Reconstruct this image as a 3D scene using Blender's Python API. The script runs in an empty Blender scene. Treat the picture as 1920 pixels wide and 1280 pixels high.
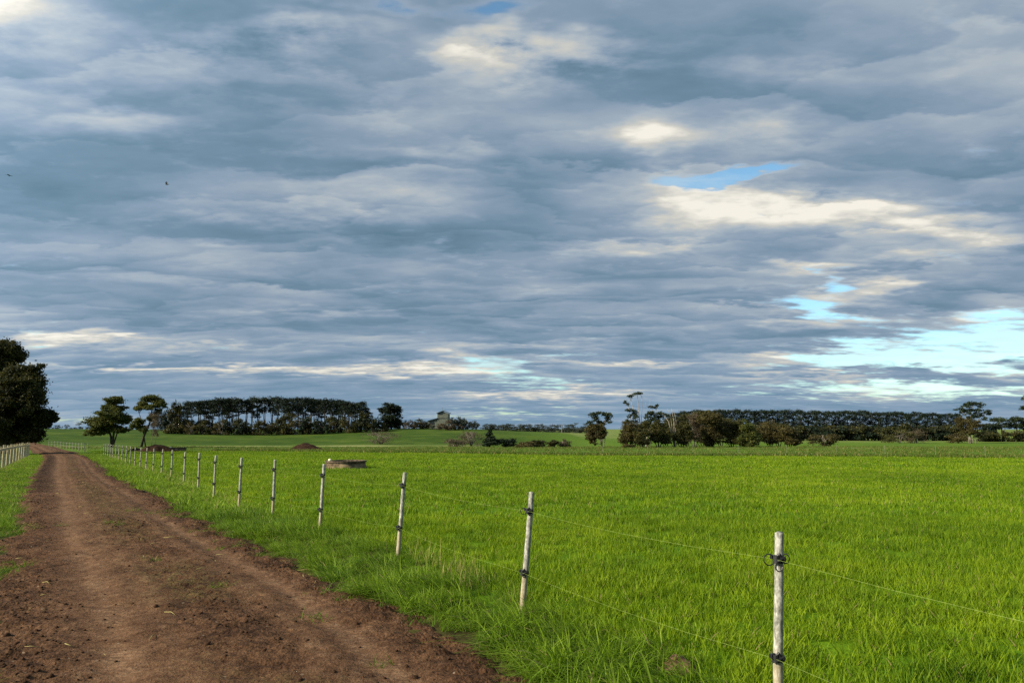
import bpy, math, random
import numpy as np
from mathutils import Vector, Matrix, Euler
R = math.radians
rng = np.random.default_rng(7)
random.seed(7)
scn = bpy.context.scene
col = scn.collection
F = 1400.0                       # focal length in photo pixels (1920 wide)
TH = math.atan(163 / F)          # upward pitch
CAM = Vector((0, 0, 1.6))
ORD = ('first second third fourth fifth sixth seventh eighth ninth tenth eleventh twelfth thirteenth fourteenth fifteenth '
       'sixteenth seventeenth eighteenth nineteenth twentieth twenty-first twenty-second twenty-third twenty-fourth twenty-fifth '
       'twenty-sixth twenty-seventh twenty-eighth twenty-ninth thirtieth thirty-first thirty-second thirty-third thirty-fourth '
       'thirty-fifth thirty-sixth thirty-seventh thirty-eighth thirty-ninth fortieth').split()

# ------------------------------------------------------------------ numeric noise
def _hash(ix, iy, seed):
    h = (ix.astype(np.int64) * 374761393 + iy.astype(np.int64) * 668265263 + seed * 1442695041) & 0xffffffff
    h = ((h ^ (h >> 13)) * 1274126177) & 0xffffffff
    return ((h ^ (h >> 16)) & 0xffff) / 65535.0
def vnoise(x, y, seed=0):
    x = np.asarray(x, float); y = np.asarray(y, float)
    ix = np.floor(x); iy = np.floor(y); fx = x - ix; fy = y - iy
    fx = fx * fx * (3 - 2 * fx); fy = fy * fy * (3 - 2 * fy)
    a = _hash(ix, iy, seed); b = _hash(ix + 1, iy, seed); c = _hash(ix, iy + 1, seed); d = _hash(ix + 1, iy + 1, seed)
    return (a * (1 - fx) + b * fx) * (1 - fy) + (c * (1 - fx) + d * fx) * fy
def fbm(x, y, octv=4, seed=0, gain=.5):
    s = 0; a = 1; t = 0
    for k in range(octv):
        s = s + a * vnoise(np.asarray(x) * 2 ** k + 17.3 * k, np.asarray(y) * 2 ** k - 9.1 * k, seed + k); t += a; a *= gain
    return s / t
def sstep(a, b, x):
    t = np.clip((np.asarray(x, float) - a) / (b - a), 0, 1); return t * t * (3 - 2 * t)

# ------------------------------------------------------------------ layout curves (x as a function of depth y)
FENCE = [(-12, 9.4), (1.5, 2.72), (4.3, 1.49), (6.75, .09), (9.74, -1.45), (12, -3.02), (14.1, -4.43), (16.1, -5.78), (19.1, -7.5), (22, -9.1),
         (25.4, -11), (29, -13.05), (68, -36.8), (90, -50), (140, -86), (200, -128)]
ROAD_R = [(-20, 14.5), (0, 2.85), (4.7, .38), (7.54, -1.32), (9.87, -3.0), (13, -5.15), (18, -8.1), (29.1, -15.2), (52.4, -28.9), (70, -40), (107, -64),
          (150, -92.5), (200, -132), (300, -225)]
ROAD_L = [(-20, 10.9), (0, -.6), (4.7, -3.4), (9.65, -6.65), (13, -8.6), (20, -12.9), (29.1, -18.5), (52.4, -32.5), (70, -43.6), (107, -67.5), (150, -96.2), (200, -136), (300, -230)]
def curve(tab):
    ys = np.array([t[0] for t in tab]); xs = np.array([t[1] for t in tab])
    def f(d):
        d = np.asarray(d, float)                      # a little smoothing so bends stay round
        w = 1.2 + .06 * np.abs(d)
        return (np.interp(d - w, ys, xs) + 2 * np.interp(d, ys, xs) + np.interp(d + w, ys, xs)) / 4
    return f
road_r, road_l = curve(ROAD_R), curve(ROAD_L)
def fence_x(d): return np.interp(d, [t[0] for t in FENCE], [t[1] for t in FENCE])
def lfence_x(d): return np.interp(d, [-20, 35.8, 66, 200], [9.6, -24.3, -42.3, -140])

RIDGE = [(-900, 806), (60, 803), (170, 804), (310, 808), (400, 811), (560, 811), (650, 808), (700, 804), (760, 802.5), (860, 803), (940, 808), (1000, 811),
         (1100, 814), (1250, 820), (1450, 824), (2600, 825)]
def terrain(x, y):
    x = np.asarray(x, float); y = np.asarray(y, float)
    d = y
    t = np.clip(d, 6, 178)
    base = -.0143 * (t - 10) * sstep(4, 20, t)
    ye = np.maximum(y, 30.0)
    px = 960 + F * x / ye
    ry = np.interp(px, [r[0] for r in RIDGE], [r[1] for r in RIDGE])
    ry = (ry + np.interp(px - 45, [r[0] for r in RIDGE], [r[1] for r in RIDGE]) + np.interp(px + 45, [r[0] for r in RIDGE], [r[1] for r in RIDGE])) / 3
    hz = 1.6 - (ry - 803) / F * 265 + 2.4
    hill = np.maximum(hz, 0) * sstep(138, 262, d) * (1 - .55 * sstep(300, 520, d)) * (1 - sstep(600, 1100, d))
    und = (fbm(x * .03 + 5, y * .03, 3, 40) - .5) * .35 * sstep(25, 70, d) + (fbm(x * .22, y * .22, 2, 50) - .5) * .06 * sstep(6, 20, d)
    return base + hill + und
def tz(x, y): return float(terrain(np.array([x]), np.array([y]))[0])
def at(px, d):                    # point on the ground seen in column px at depth d
    x = (px - 960) / F * d
    return Vector((x, d, tz(x, d)))
def ray(px, py):
    a, b = (px - 960) / F, (640 - py) / F
    return Vector((a, math.cos(TH) - b * math.sin(TH), math.sin(TH) + b * math.cos(TH)))
def zat(py, d):                   # height seen at row py at depth d
    v = ray(960, py); return 1.6 + v.z / v.y * d
def hit(px, py):
    v = ray(px, py); lo, hi = 1.0, 600.0
    for k in range(60):
        m = (lo + hi) / 2; p = CAM + v * (m / v.y)
        if p.z > tz(p.x, p.y): lo = m
        else: hi = m
    return CAM + v * (lo / v.y)

# ------------------------------------------------------------------ materials
def newmat(name):
    m = bpy.data.materials.new(name); m.use_nodes = True
    nt = m.node_tree; nt.nodes.clear()
    o = nt.nodes.new('ShaderNodeOutputMaterial')
    return m, nt, o
class NT:
    """small helper for wiring nodes"""
    def __init__(s, nt): s.nt = nt
    def n(s, t, **k):
        nd = s.nt.nodes.new(t)
        for a, b in k.items(): setattr(nd, a, b)
        return nd
    def put(s, sock, v):
        if isinstance(v, bpy.types.NodeSocket): s.nt.links.new(v, sock)
        elif v is not None:
            if isinstance(v, (tuple, list)) and len(v) == 3 and sock.type == 'RGBA': v = (*v, 1)
            sock.default_value = v
    def m(s, op, a, b=None, c=None, clamp=False):
        nd = s.n('ShaderNodeMath', operation=op, use_clamp=clamp)
        s.put(nd.inputs[0], a)
        if b is not None: s.put(nd.inputs[1], b)
        if c is not None: s.put(nd.inputs[2], c)
        return nd.outputs[0]
    def v(s, op, a, b=None):
        nd = s.n('ShaderNodeVectorMath', operation=op); s.put(nd.inputs[0], a)
        if b is not None:
            if op == 'SCALE': s.put(nd.inputs['Scale'], b)
            else: s.put(nd.inputs[1], b)
        return nd.outputs[0]
    def mix(s, f, a, b, blend='MIX'):
        nd = s.n('ShaderNodeMix', data_type='RGBA', blend_type=blend)
        s.put(nd.inputs[0], f); s.put(nd.inputs[6], a); s.put(nd.inputs[7], b)
        return nd.outputs[2]
    def noise(s, vec, scale, detail=3, rough=.5, dist=0, out=0):
        nd = s.n('ShaderNodeTexNoise'); s.put(nd.inputs['Vector'], vec)
        nd.inputs['Scale'].default_value = scale; nd.inputs['Detail'].default_value = detail
        nd.inputs['Roughness'].default_value = rough; nd.inputs['Distortion'].default_value = dist
        return nd.outputs[out]
    def ramp(s, f, stops):
        nd = s.n('ShaderNodeValToRGB'); s.put(nd.inputs[0], f)
        e = nd.color_ramp.elements
        while len(e) < len(stops): e.new(.5)
        for q, (p, c) in zip(e, stops):
            q.position = p; q.color = (*c, 1) if len(c) == 3 else c
        return nd.outputs[0]
    def sm(s, f, a, b):
        nd = s.n('ShaderNodeMapRange', interpolation_type='SMOOTHSTEP'); s.put(nd.inputs[0], f)
        nd.inputs[1].default_value = a; nd.inputs[2].default_value = b
        return nd.outputs[0]
    def attr(s, name): return s.n('ShaderNodeAttribute', attribute_name=name)
    def pos(s): return s.n('ShaderNodeNewGeometry').outputs['Position']
    def island(s): return s.n('ShaderNodeNewGeometry').outputs['Random Per Island']
    def bsdf(s, color, rough=.8, spec=.2, normal=None, metal=0):
        b = s.n('ShaderNodeBsdfPrincipled'); s.put(b.inputs['Base Color'], color); s.put(b.inputs['Roughness'], rough)
        b.inputs['Specular IOR Level'].default_value = spec; b.inputs['Metallic'].default_value = metal
        if normal is not None: s.put(b.inputs['Normal'], normal)
        return b.outputs[0]
    def bump(s, h, strength=.5, dist=.02):
        b = s.n('ShaderNodeBump'); s.put(b.inputs['Height'], h); b.inputs['Strength'].default_value = strength
        b.inputs['Distance'].default_value = dist
        return b.outputs[0]

def leaf_mat(name, cols, trans=.25, patch=1.2, rough=.6):
    """foliage: colour varies leaf by leaf and in soft patches"""
    m, nt, o = newmat(name); k = NT(nt)
    r = k.island(); n = k.noise(k.pos(), patch, 2)
    f = k.m('ADD', k.m('MULTIPLY', r, .6), k.m('MULTIPLY', k.sm(n, .35, .65), .4))
    st = [(i / max(1, len(cols) - 1), c) for i, c in enumerate(cols)]
    c = k.ramp(f, st)
    b = k.bsdf(c, rough, .12)
    t = k.n('ShaderNodeBsdfTranslucent'); k.put(t.inputs[0], k.mix(.5, c, tuple(min(1, q * 1.4) for q in cols[-1])))
    mx = k.n('ShaderNodeMixShader'); mx.inputs[0].default_value = trans
    nt.links.new(b, mx.inputs[1]); nt.links.new(t.outputs[0], mx.inputs[2]); nt.links.new(mx.outputs[0], o.inputs[0])
    return m
def bark_mat(name, a, b, sc=6):
    m, nt, o = newmat(name); k = NT(nt)
    p = k.v('MULTIPLY', k.pos(), (1, 1, .25)); n = k.noise(p, sc, 5, .65)
    nt.links.new(k.bsdf(k.mix(k.sm(n, .35, .7), a, b), .9, .1, k.bump(n, .5, .02)), o.inputs[0]); return m
def plain_mat(name, a, b, sc=8, rough=.7, spec=.3, bump=.3, metal=0):
    m, nt, o = newmat(name); k = NT(nt)
    tc = k.n('ShaderNodeTexCoord').outputs['Object']
    n = k.noise(tc, sc, 5, .6)
    nt.links.new(k.bsdf(k.mix(k.sm(n, .35, .68), a, b), rough, spec, k.bump(n, bump, .01), metal), o.inputs[0]); return m

def grass_mat(name, dark, mid, light, straw=0.0, trans=.4, strawcol=(.30, .24, .09)):
    m, nt, o = newmat(name); k = NT(nt)
    p = k.pos(); pf = k.v('MULTIPLY', p, (1, .8, 0))
    big = k.noise(pf, .16, 4, .55); med = k.noise(pf, .9, 3, .55)
    f = k.m('ADD', k.m('MULTIPLY', big, .55), k.m('MULTIPLY', med, .45))
    c = k.ramp(f, [(.38, dark), (.5, mid), (.68, light)])
    r = k.island()
    c = k.mix(k.m('MULTIPLY', k.m('POWER', r, 1.6), .75), c, light)
    ob = k.n('ShaderNodeObjectInfo').outputs['Random']
    c = k.mix(k.m('MULTIPLY', k.m('FRACT', k.m('MULTIPLY', ob, 7.13)), .62), c, dark)
    if straw: c = k.mix(k.m('LESS_THAN', k.m('FRACT', k.m('MULTIPLY', r, 13.7)), straw), c, strawcol)
    b = k.bsdf(c, .6, .12)
    t = k.n('ShaderNodeBsdfTranslucent'); k.put(t.inputs[0], c)
    mx = k.n('ShaderNodeMixShader'); mx.inputs[0].default_value = trans
    nt.links.new(b, mx.inputs[1]); nt.links.new(t.outputs[0], mx.inputs[2]); nt.links.new(mx.outputs[0], o.inputs[0])
    return m
CROP_D, CROP_M, CROP_L = (.045, .112, .003), (.140, .228, .004), (.300, .380, .016)
VERGE_D, VERGE_M, VERGE_L = (.058, .132, .005), (.150, .245, .008), (.320, .425, .045)
M = {}
M['crop'] = grass_mat('crop_grass_blades', CROP_D, CROP_M, CROP_L, .012)
M['verge'] = grass_mat('verge_grass_blades', VERGE_D, VERGE_M, VERGE_L, .04)
M['weed'] = grass_mat('road_weeds', (.06, .12, .008), (.10, .17, .010), (.16, .22, .015), .08)
M['straw'] = grass_mat('dry_stalks', (.28, .22, .07), (.44, .36, .13), (.58, .49, .21), 0, .25)
M['rank'] = grass_mat('rank_pasture', (.040, .080, .008), (.075, .125, .012), (.120, .165, .022), .12)

def ground_mat():
    m, nt, o = newmat('field_ground'); k = NT(nt)
    p = k.pos(); pf = k.v('MULTIPLY', p, (1, 1, 0))
    big = k.noise(pf, .16, 4, .55); med = k.noise(pf, 1.3, 4, .6); streak = k.noise(k.v('MULTIPLY', pf, (.35, 1.6, 0)), .22, 4, .6)
    far = k.noise(pf, .03, 4, .6)
    f = k.m('ADD', k.m('MULTIPLY', big, .5), k.m('MULTIPLY', med, .5))
    crop = k.ramp(f, [(.34, (.035, .092, .004)), (.5, (.075, .145, .004)), (.68, (.12, .19, .005))])
    past = k.ramp(k.m('ADD', k.m('MULTIPLY', streak, .6), k.m('MULTIPLY', med, .4)),
                  [(.30, (.040, .078, .010)), (.48, (.070, .125, .012)), (.62, (.105, .165, .014)), (.74, (.17, .18, .045))])
    hill = k.ramp(k.m('ADD', k.m('MULTIPLY', far, .5), k.m('MULTIPLY', big, .5)),
                  [(.36, (.022, .046, .005)), (.5, (.040, .070, .008)), (.64, (.074, .105, .014))])
    z = k.attr('zone').outputs['Color']
    sep = k.n('ShaderNodeSeparateColor'); nt.links.new(z, sep.inputs[0])
    past = k.mix(k.m('MULTIPLY', z.node.outputs['Alpha'], .85), past, k.ramp(med, [(.35, (.034, .020, .010)), (.65, (.062, .046, .015))]))
    c = k.mix(sep.outputs[1], past, hill)
    c = k.mix(sep.outputs[0], c, crop)
    c = k.mix(k.m('MULTIPLY', sep.outputs[2], k.sm(streak, .38, .6)), c, (.26, .25, .10))
    bm = k.bump(k.m('ADD', med, k.noise(pf, 12, 3, .6)), .5, .05)
    nt.links.new(k.bsdf(c, .95, .05, bm), o.inputs[0]); return m
M['ground'] = ground_mat()

def road_mat():
    m, nt, o = newmat('dirt_road'); k = NT(nt)
    p = k.pos(); pf = k.v('MULTIPLY', p, (1, 1, .6))
    at_ = k.attr('wear').outputs['Color']
    sep = k.n('ShaderNodeSeparateColor'); nt.links.new(at_, sep.inputs[0])
    n1 = k.noise(pf, 1.6, 5, .6); n2 = k.noise(pf, 14, 5, .65); n3 = k.noise(pf, 60, 4, .7)
    f = k.m('ADD', k.m('ADD', k.m('MULTIPLY', n1, .28), k.m('MULTIPLY', n2, .40)), k.m('MULTIPLY', n3, .32))
    f = k.m('ADD', f, k.m('MULTIPLY', sep.outputs[0], .075))
    f = k.m('SUBTRACT', f, k.m('MULTIPLY', sep.outputs[1], .045))
    tk = k.attr('along').outputs['Vector']
    wv = k.n('ShaderNodeTexWave', wave_type='BANDS', bands_direction='X'); k.put(wv.inputs['Vector'], tk)
    wv.inputs['Scale'].default_value = 4.2; wv.inputs['Distortion'].default_value = 2.5; wv.inputs['Detail'].default_value = 2; wv.inputs['Detail Scale'].default_value = 3
    tread = k.m('MULTIPLY', k.m('MULTIPLY', wv.outputs['Fac'], sep.outputs[0]), k.sm(n1, .40, .6))
    f = k.m('SUBTRACT', f, k.m('MULTIPLY', tread, .05))
    c = k.ramp(f, [(.36, (.022, .010, .005)), (.45, (.074, .036, .017)), (.535, (.122, .063, .031)), (.64, (.200, .116, .062))])
    c = k.mix(k.m('MULTIPLY', sep.outputs[2], k.sm(n2, .42, .62)), c, (.085, .072, .020))
    ch = k.n('ShaderNodeTexVoronoi'); k.put(ch.inputs['Vector'], pf); ch.inputs['Scale'].default_value = 7.0
    ch.inputs['Randomness'].default_value = 1.0
    chip = k.m('LESS_THAN', ch.outputs['Distance'], .07)
    c = k.mix(k.m('MULTIPLY', chip, .5), c, (.33, .25, .17))
    h = k.m('ADD', k.m('MULTIPLY', n2, .75), k.m('MULTIPLY', n3, .55))
    vo = k.n('ShaderNodeTexVoronoi'); k.put(vo.inputs['Vector'], k.v('ADD', pf, k.v('SCALE', k.noise(pf, 9, 2, .5, 0, 1), .12)))
    vo.inputs['Scale'].default_value = 26
    h = k.m('ADD', h, k.m('MULTIPLY', k.m('MULTIPLY', vo.outputs['Distance'], -.5), k.m('ADD', .35, sep.outputs[1])))
    h = k.m('SUBTRACT', h, k.m('MULTIPLY', tread, .35))
    b = k.n('ShaderNodeBump'); k.put(b.inputs['Height'], h); b.inputs['Distance'].default_value = .036
    k.put(b.inputs['Strength'], k.m('SUBTRACT', 1.0, k.m('MULTIPLY', sep.outputs[0], .5)))
    nt.links.new(k.bsdf(c, .95, .08, b.outputs[0]), o.inputs[0]); return m
M['road'] = road_mat()
M['soil'] = plain_mat('loose_soil', (.032, .016, .009), (.095, .050, .027), 5, .95, .05, .8)
M['soil_dark'] = plain_mat('dark_heap_soil', (.014, .007, .004), (.048, .025, .013), 3, .95, .05, .8)
M['soil_grey'] = plain_mat('dry_mound_soil', (.075, .042, .022), (.17, .105, .058), 9, .95, .05, .8)

def post_mat():
    m, nt, o = newmat('weathered_post'); k = NT(nt)
    tc = k.n('ShaderNodeTexCoord').outputs['Object']
    inf = k.n('ShaderNodeObjectInfo').outputs['Random']
    q = k.v('ADD', tc, k.v('SCALE', (3.1, 5.7, 9.2), inf))
    n = k.noise(k.v('MULTIPLY', q, (1, 1, .35)), 60, 5, .7); b = k.noise(q, 16, 4, .65)
    c = k.ramp(n, [(.30, (.06, .055, .045)), (.43, (.17, .165, .13)), (.55, (.33, .315, .255)), (.72, (.62, .60, .52))])
    c = k.mix(k.sm(b, .55, .72), c, (.17, .155, .10))
    sx = k.n('ShaderNodeSeparateXYZ'); nt.links.new(tc, sx.inputs[0])
    c = k.mix(k.m('MULTIPLY', k.m('SUBTRACT', 1, k.sm(sx.outputs[2], .15, .50)), .55), c, (.36, .27, .13))
    nt.links.new(k.bsdf(c, .75, .25, k.bump(n, .5, .004)), o.inputs[0]); return m
M['post'] = post_mat()
M['black'] = plain_mat('black_plastic', (.006, .006, .006), (.016, .015, .014), 40, .45, .4, .2)
M['wire'] = plain_mat('fence_wire', (.15, .20, .035), (.24, .30, .07), 30, .7, .3, 0)
M['cream'] = plain_mat('cream_painted_timber', (.36, .29, .16), (.56, .47, .28), 14, .75, .2, .3)
M['concrete'] = plain_mat('old_concrete', (.055, .040, .022), (.23, .17, .095), 3.2, .9, .1, .5)
M['rim'] = plain_mat('stained_rim', (.05, .036, .022), (.14, .10, .065), 6, .85, .15, .4)
M['float'] = plain_mat('cream_float', (.70, .62, .40), (.80, .74, .52), 6, .5, .3, 0)
M['bark'] = bark_mat('dark_bark', (.022, .018, .014), (.075, .062, .048))
M['palebark'] = bark_mat('pale_gum_bark', (.16, .13, .10), (.42, .37, .30), 4)
M['greybark'] = bark_mat('grey_branch_bark', (.10, .085, .07), (.26, .22, .18), 5)
M['pine'] = leaf_mat('pine_needles', [(.006, .011, .007), (.012, .020, .010), (.024, .034, .014)], .12, .5)
M['olive'] = leaf_mat('olive_leaves', [(.016, .018, .007), (.045, .045, .013), (.095, .085, .022)], .2, .5)
M['russet'] = leaf_mat('russet_leaves', [(.028, .021, .008), (.050, .043, .014), (.100, .082, .025)], .2, .5)
M['gum'] = leaf_mat('gum_leaves', [(.012, .020, .010), (.026, .038, .016), (.055, .070, .026)], .2, .8)
M['wattle'] = leaf_mat('wattle_leaves', [(.018, .030, .008), (.054, .066, .014), (.130, .122, .026)], .25, .6)
M['blackwood'] = leaf_mat('blackwood_leaves', [(.009, .012, .005), (.027, .030, .009), (.088, .078, .019)], .18, .5)
M['scrub'] = leaf_mat('scrub_twigs', [(.035, .028, .018), (.075, .058, .034), (.13, .095, .055)], .15, .8)
M['farleaf'] = leaf_mat('far_leaves', [(.018, .028, .022), (.034, .044, .032), (.060, .064, .042)], .15, .3)
M['wall'] = plain_mat('grey_green_cladding', (.095, .105, .080), (.15, .16, .12), 2, .8, .1, .1)
M['roof'] = plain_mat('dark_green_roof', (.025, .040, .036), (.045, .062, .055), 2, .7, .1, .1)
M['pane'] = plain_mat('dark_pane', (.02, .025, .03), (.03, .035, .04), 4, .15, .5, 0)
M['bird'] = plain_mat('dark_feathers', (.008, .008, .010), (.02, .02, .022), 30, .6, .2, 0)
M['steel'] = plain_mat('dull_steel', (.12, .13, .075), (.20, .20, .13), 12, .7, .2, .1, .0)

# ------------------------------------------------------------------ object helpers
def tag(o, label=None, cat=None, group=None, kind=None):
    if label: o['label'] = label
    if cat: o['category'] = cat
    if group: o['group'] = group
    if kind: o['kind'] = kind
    return o
def empty(name, loc, label, cat, group=None, rz=0):
    o = bpy.data.objects.new(name, None); col.objects.link(o); o.location = loc; o.rotation_euler = (0, 0, rz)
    o.empty_display_size = .2
    return tag(o, label, cat, group)
def mesh_obj(name, V, Fc, mat, parent=None, smooth=False, link=True):
    me = bpy.data.meshes.new(name)
    V = np.asarray(V, np.float32)
    if isinstance(Fc, np.ndarray):
        n, k = Fc.shape
        me.vertices.add(len(V)); me.vertices.foreach_set('co', V.ravel())
        me.loops.add(n * k); me.loops.foreach_set('vertex_index', Fc.astype(np.int32).ravel())
        me.polygons.add(n); me.polygons.foreach_set('loop_start', np.arange(0, n * k, k, dtype=np.int32))
        me.update(calc_edges=True)
    else:
        me.from_pydata([tuple(map(float, v)) for v in V], [], Fc); me.update()
    if smooth: me.polygons.foreach_set('use_smooth', [True] * len(me.polygons))
    me.materials.append(mat)
    o = bpy.data.objects.new(name, me)
    if link: col.objects.link(o)
    if parent: o.parent = parent
    return o
class MB:
    def __init__(s): s.V = []; s.F = []
    def add(s, V, Fc):
        n = len(s.V); s.V += [tuple(v) for v in V]; s.F += [tuple(i + n for i in f) for f in Fc]; return s
    def box(s, c, size, rz=0, bev=0, rot=None):
        hx, hy, hz = (q / 2 for q in size); b = min(bev, hx * .9, hy * .9)
        ring = [(-hx + b, -hy), (hx - b, -hy), (hx, -hy + b), (hx, hy - b), (hx - b, hy), (-hx + b, hy), (-hx, hy - b), (-hx, -hy + b)] if b > 0 else \
               [(-hx, -hy), (hx, -hy), (hx, hy), (-hx, hy)]
        n = len(ring); mt = (rot.to_matrix() if rot else Matrix.Rotation(rz, 3, 'Z'))
        V = [mt @ Vector((x, y, z)) + Vector(c) for z in (-hz, hz) for x, y in ring]
        Fc = [tuple(range(n))[::-1], tuple(range(n, 2 * n))] + [(i, (i + 1) % n, n + (i + 1) % n, n + i) for i in range(n)]
        return s.add(V, Fc)
    def tube(s, pts, rad, n=8, caps=True, closed=False):
        pts = [Vector(p) for p in pts]; N = len(pts)
        if not hasattr(rad, '__len__'): rad = [rad] * N
        V = []; ref = None
        for i, p in enumerate(pts):
            t = (pts[(i + 1) % N] - pts[i - 1]) if closed else (pts[min(i + 1, N - 1)] - pts[max(i - 1, 0)])
            t = t.normalized() if t.length > 1e-9 else Vector((0, 0, 1))
            if ref is None:
                ref = Vector((1, 0, 0)) if abs(t.x) < .8 else Vector((0, 1, 0))
            a = (ref - t * ref.dot(t)).normalized(); ref = a; b = t.cross(a)
            for k in range(n):
                q = 2 * math.pi * k / n; V.append(p + (a * math.cos(q) + b * math.sin(q)) * rad[i])
        Fc = []
        for i in range(N if closed else N - 1):
            j = (i + 1) % N
            for k in range(n): Fc.append((i * n + k, i * n + (k + 1) % n, j * n + (k + 1) % n, j * n + k))
        if caps and not closed:
            Fc.append(tuple(range(n))[::-1]); Fc.append(tuple((N - 1) * n + k for k in range(n)))
        return s.add(V, Fc)
    def lathe(s, prof, n=32, cap=True):
        V = []; N = len(prof)
        for r, z in prof:
            for k in range(n):
                q = 2 * math.pi * k / n; V.append((r * math.cos(q), r * math.sin(q), z))
        Fc = [(i * n + k, i * n + (k + 1) % n, (i + 1) * n + (k + 1) % n, (i + 1) * n + k) for i in range(N - 1) for k in range(n)]
        return s.add(V, Fc)
    def build(s, name, mat, parent=None, smooth=False): return mesh_obj(name, s.V, s.F, mat, parent, smooth)
def dup(root, loc, rz=0, scale=None, label=None, group=None):
    r = root.copy(); col.objects.link(r); r.location = loc; r.rotation_euler = (0, 0, rz)
    if scale is not None: r.scale = scale if hasattr(scale, '__len__') else (scale,) * 3
    if label: r['label'] = label
    if group: r['group'] = group
    for ch in list(root.children):
        c = ch.copy(); col.objects.link(c); c.parent = r
        for g in list(ch.children):
            d = g.copy(); col.objects.link(d); d.parent = c
    return r

# ------------------------------------------------------------------ terrain
def crop_mask(x, y):
    bd = 58 + (40 - x) * 31 / 70 + (fbm(x * .08, y * .0, 3, 90) - .5) * 6
    bd = np.where(x > 40, 58, bd)
    return (x > fence_x(y) + .1) & (y < bd)
def boundary(x): return np.where(x > 40, 58, 58 + (40 - x) * 31 / 70)
def build_ground():
    angs = np.concatenate([np.arange(-52, 52, .3), np.arange(52, 308, 4.0)])        # degrees from +Y, clockwise
    rad = np.concatenate([[.0], np.geomspace(1.0, 60, 150), np.geomspace(61, 420, 170), np.geomspace(440, 4200, 40)])
    A, Q = np.meshgrid(np.radians(angs), rad, indexing='ij')
    X = Q * np.sin(A); Y = Q * np.cos(A); Z = terrain(X, Y)
    na, nr = A.shape
    V = np.stack([X, Y, Z], -1).reshape(-1, 3)
    i = np.arange(na); j = (i + 1) % na
    r = np.arange(nr - 1)
    I, Rr = np.meshgrid(i, r, indexing='ij'); J, _ = np.meshgrid(j, r, indexing='ij')
    Fq = np.stack([I * nr + Rr, J * nr + Rr, J * nr + Rr + 1, I * nr + Rr + 1], -1).reshape(-1, 4)[:, ::-1]
    o = mesh_obj('ground', V, Fq, M['ground'], smooth=True)
    x, y = V[:, 0], V[:, 1]
    bd = boundary(x)
    crop = sstep(1.5, -1.5, y - bd) * (x > fence_x(y) - 2.5)
    crop = np.where(x < fence_x(y) - .2, 0, crop)
    hill = sstep(142, 175, y) * sstep(1150, 900, 960 + F * x / np.maximum(y, 20))
    strip = 1.3 * np.exp(-((y - 150 + 4 * np.sin(x * .05)) / 5.5) ** 2) * ((x > -100) & (x < -6)) + .8 * np.exp(-((y - 122) / 3.0) ** 2) * ((x > 30) & (x < 62)) \
        + .7 * np.exp(-((y - 128) / 4.0) ** 2) * ((x > 52) & (x < 68)) + .55 * sstep(190, 250, y) * (x > 20)
    ca = o.data.color_attributes.new('zone', 'FLOAT_COLOR', 'POINT')
    ca.data.foreach_set('color', np.stack([crop, hill, np.clip(strip, 0, 1), ((x < fence_x(y) + .2) & (y < 72) & (x > lfence_x(y) - 1)) * 1.0], -1).astype(np.float32).ravel())
    tag(o, 'grassy paddock ground rising to a low hill at the horizon', 'ground', kind='structure')
build_ground()

# ------------------------------------------------------------------ road
def road_z(x, y, w):
    """w 0 at the left edge, 1 at the right edge"""
    e = np.minimum(w, 1 - w)
    edge = e * 3.3 + (fbm(x * 1.6, y * 1.6, 4, 11) - .5) * .75
    inside = sstep(-.22, .24, edge)
    crown = .05 * np.sin(np.clip(w, 0, 1) * math.pi)
    tr = np.exp(-((w - .30) / .10) ** 2) + np.exp(-((w - .77) / .06) ** 2)
    rough = (1 - .75 * np.clip(tr, 0, 1)) * (.5 + .9 * np.exp(-((w - .93) / .12) ** 2) + .55 * np.exp(-((w - .10) / .12) ** 2) + .4 * np.exp(-((w - .55) / .1) ** 2))
    bumps = (fbm(x * 3.2, y * 3.2, 3, 21) - .5) * .055 + (fbm(x * 12, y * 12, 2, 31, .6) - .5) * .060 * rough
    return -.07 + inside * (.080 + crown) - .022 * tr * inside + bumps * inside + .0009 * np.maximum(y, 0)
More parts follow.
